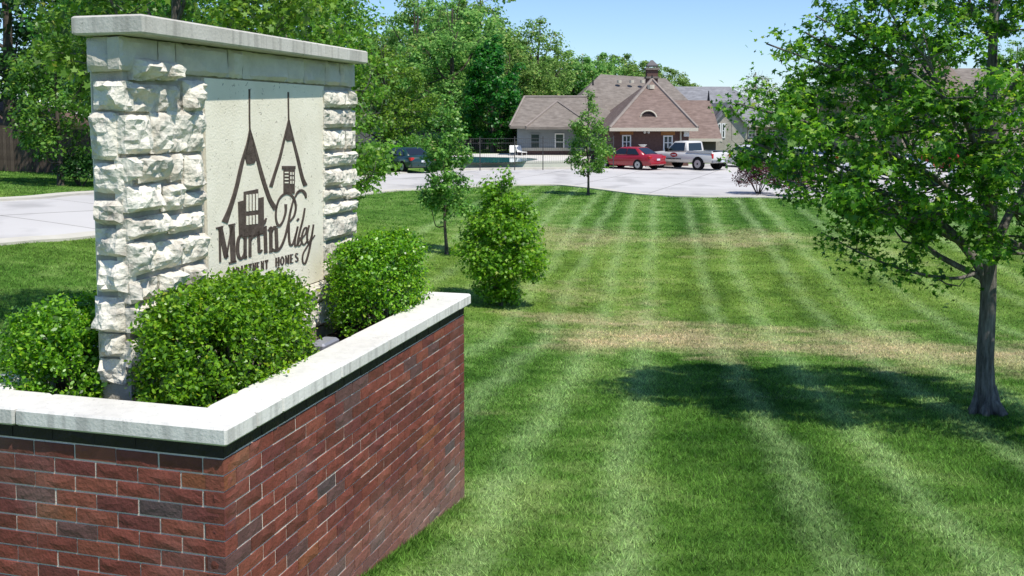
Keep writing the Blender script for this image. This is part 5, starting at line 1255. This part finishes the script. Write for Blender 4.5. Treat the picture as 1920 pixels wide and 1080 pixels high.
# pickup
def pickup(label, loc_, heading, pm):
    c = empty('pickup_truck', loc_, heading); tag(c, label, 'truck', CG); W = .98
    mb = MB(); loft(mb, [body_ring(x, w, zb, zt) for x, w, zb, zt in [(-2.72,.93,.55,1.10),(-2.68,.96,.46,1.14),(-1.2,.98,.44,1.14),(-.42,.98,.42,1.14),(1.15,.98,.42,1.14),(1.8,.97,.46,1.12),(2.5,.93,.48,1.05),(2.68,.84,.50,.95)]]); mb.build('body', pm, c, True)
    mb = MB(); rings = []
    for x, wt, zt in ((-.62,.80,1.12),(-.52,.74,1.80),(-.1,.76,1.84),(.55,.74,1.80),(1.30,.80,1.14)):
        rings.append([(x,-.90,1.08),(x,-wt,max(zt-.05,1.1)),(x,-wt*.87,zt),(x,wt*.87,zt),(x,wt,max(zt-.05,1.1)),(x,.90,1.08)])
    loft(mb, rings); mb.build('cab', pm, c, True)
    mb = MB(); mb.box(-2.58, -.72, -.80, .80, 1.10, 1.172); mb.build('bed_liner', under, c)
    for s in (-1, 1):
        mb = MB(); mb.box(-2.70, -.66, s*.88-.06, s*.88+.06, 1.10, 1.22); mb.build('bed_rail', pm, c)
        P_ = [(-.40, s*.885, 1.18), (.98, s*.885, 1.17), (.50, s*.775, 1.70), (-.40, s*.775, 1.72)]
        mb = MB(); quad(mb, P_ if s < 0 else P_[::-1], .016); mb.build('side_window', cglass, c)
        for xw in (-1.62, 1.70): arch(c, xw, s*.972, .40); wheel(c, xw, s*.88, .39, .25)
        mb = MB(); mb.bevbox(-2.75, -2.62, s*.86-.08, s*.86+.08, .76, 1.06, .02); mb.build('tail_lamp', redl, c)
        mb = MB(); mb.bevbox(2.48, 2.66, s*.72-.14, s*.72+.14, .74, .92, .02); mb.build('headlight', headl, c)
        mb = MB(); mb.bevbox(.84, 1.02, s*1.06-.09, s*1.06+.09, 1.14, 1.36, .02); mb.build('mirror', under, c)
        mb = MB(); V = [(.38 + .30*math.cos(k*.314), s*.999, .93 + .15*math.sin(k*.314)) for k in range(20)]; mb.add(V, [tuple(range(20)) if s < 0 else tuple(range(19, -1, -1))]); lg = mb.build('door_logo', flat('logo_red', (.45, .03, .03), .5), c)
        mb = MB(); mb.box(.20, .56, s*1.0-.002, s*1.0+.003, .89, .95); mb.build('logo_bar', M['white'], lg)
        mb = MB()
        for x_ in np.arange(-.22, .95, .115): mb.box(x_, x_ + .08, s*.999-.002, s*.999+.002, .63, .71)
        mb.build('door_lettering', under, c)
    mb = MB(); quad(mb, [(1.24,-.70,1.17),(1.24,.70,1.17),(.60,.62,1.74),(.60,-.62,1.74)][::-1], .012); mb.build('windscreen', cglass, c)
    mb = MB(); quad(mb, [(-.60,.66,1.2),(-.60,-.66,1.2),(-.535,-.62,1.70),(-.535,.62,1.70)][::-1], .012); mb.build('rear_window', cglass, c)
    mb = MB(); mb.bevbox(-2.84, -2.66, -.92, .92, .48, .66, .03); mb.build('bumper', chrome, c)
    mb = MB(); mb.box(-2.86, -2.84, -.16, .16, .52, .64); mb.build('number_plate', plate, c)
a_ = carspot(1290, 317); pickup('silver pickup truck with a red oval on its door', a_, heading_from(-.64, .77), paint('silver_truck_paint', (.60, .58, .54)))

# ================================================================== GRASS BLADES
def grass_points():
    g = np.random.default_rng(5); out = []
    for (ya, yb, dens) in ((4.6, 6.5, 4600), (6.5, 8.5, 4600), (8.5, 11, 3300), (11, 14, 2000), (14, 18, 1200), (18, 24, 650), (24, 32, 330), (32, 48, 130)):
        xl, xr = -.56 * yb, .56 * yb; n = int((xr - xl) * (yb - ya) * dens)
        x = g.uniform(xl, xr, n); y = g.uniform(ya, yb, n); keep = np.abs(x) < .545 * y + .3; out.append(np.stack([x[keep], y[keep]], 1))
    P = np.vstack(out); q = P - O2; lx = q[:, 0]*ca - q[:, 1]*sa; ly = q[:, 0]*sa + q[:, 1]*ca
    hid = ((lx < .01) & (ly > -.02) & (ly < LEN + .02) & (lx > -WID)) | ((lx < .0) & (P[:, 1] < 11.5) & (P[:, 0] < -.3 * P[:, 1] + 1.1) & (P[:, 0] > -.40 * P[:, 1])) 
    ok = ~hid & ~inside(P[:, 0], P[:, 1], POLY) & ~((lx <= 0) & (ly < 2.9))
    P = P[ok]; return P, g
GP, gg = grass_points(); n = len(GP)
gz = Z(GP[:, 0], GP[:, 1]); B = np.stack([GP[:, 0], GP[:, 1], gz - .004], 1)
dist = GP[:, 1]; hh = gg.uniform(.016, .040, n) * np.interp(dist, [5, 20, 45], [1, 1.15, 1.5]); ww = .0034 * np.interp(dist, [5, 8, 16, 30, 48], [1, 1.25, 2.1, 3.6, 6])
az = gg.uniform(0, 2 * math.pi, n); side = np.stack([np.cos(az), np.sin(az), np.zeros(n)], 1)
lean = gg.normal(0, .7, (n, 2)); tipv = np.stack([lean[:, 0], lean[:, 1], np.ones(n)], 1)
hh *= .75 + .6 * np.array([mnoise.noise(Vector((a * 3, b * 3, 0))) + .5 for a, b in GP[:, :2]])
nt = 4500; ty = gg.uniform(-.1, LEN + .1, nt); tx = np.abs(gg.normal(0, .035, nt)) + .004; TW_ = np.array([wor(a, b, 0) for a, b in zip(tx, ty)])
TB = np.stack([TW_[:, 0], TW_[:, 1], Z(TW_[:, 0], TW_[:, 1]) - .004], 1); B = np.vstack([B, TB]); hh = np.r_[hh, gg.uniform(.02, .05, nt)]; ww = np.r_[ww, np.full(nt, .0036)]
az = gg.uniform(0, 2 * math.pi, nt); side = np.vstack([side, np.stack([np.cos(az), np.sin(az), np.zeros(nt)], 1)]); tl = gg.normal(0, .35, (nt, 2)); tipv = np.vstack([tipv, np.stack([tl[:, 0] + .25, tl[:, 1], np.ones(nt)], 1)])
BV = np.stack([B - side * ww[:, None], B + side * ww[:, None], B + tipv * hh[:, None]], 1).reshape(-1, 3)
tag(link('grass', npmesh('grass', BV, 3, M['blades'])), 'short mown grass blades of the lawn', 'grass', kind='stuff')
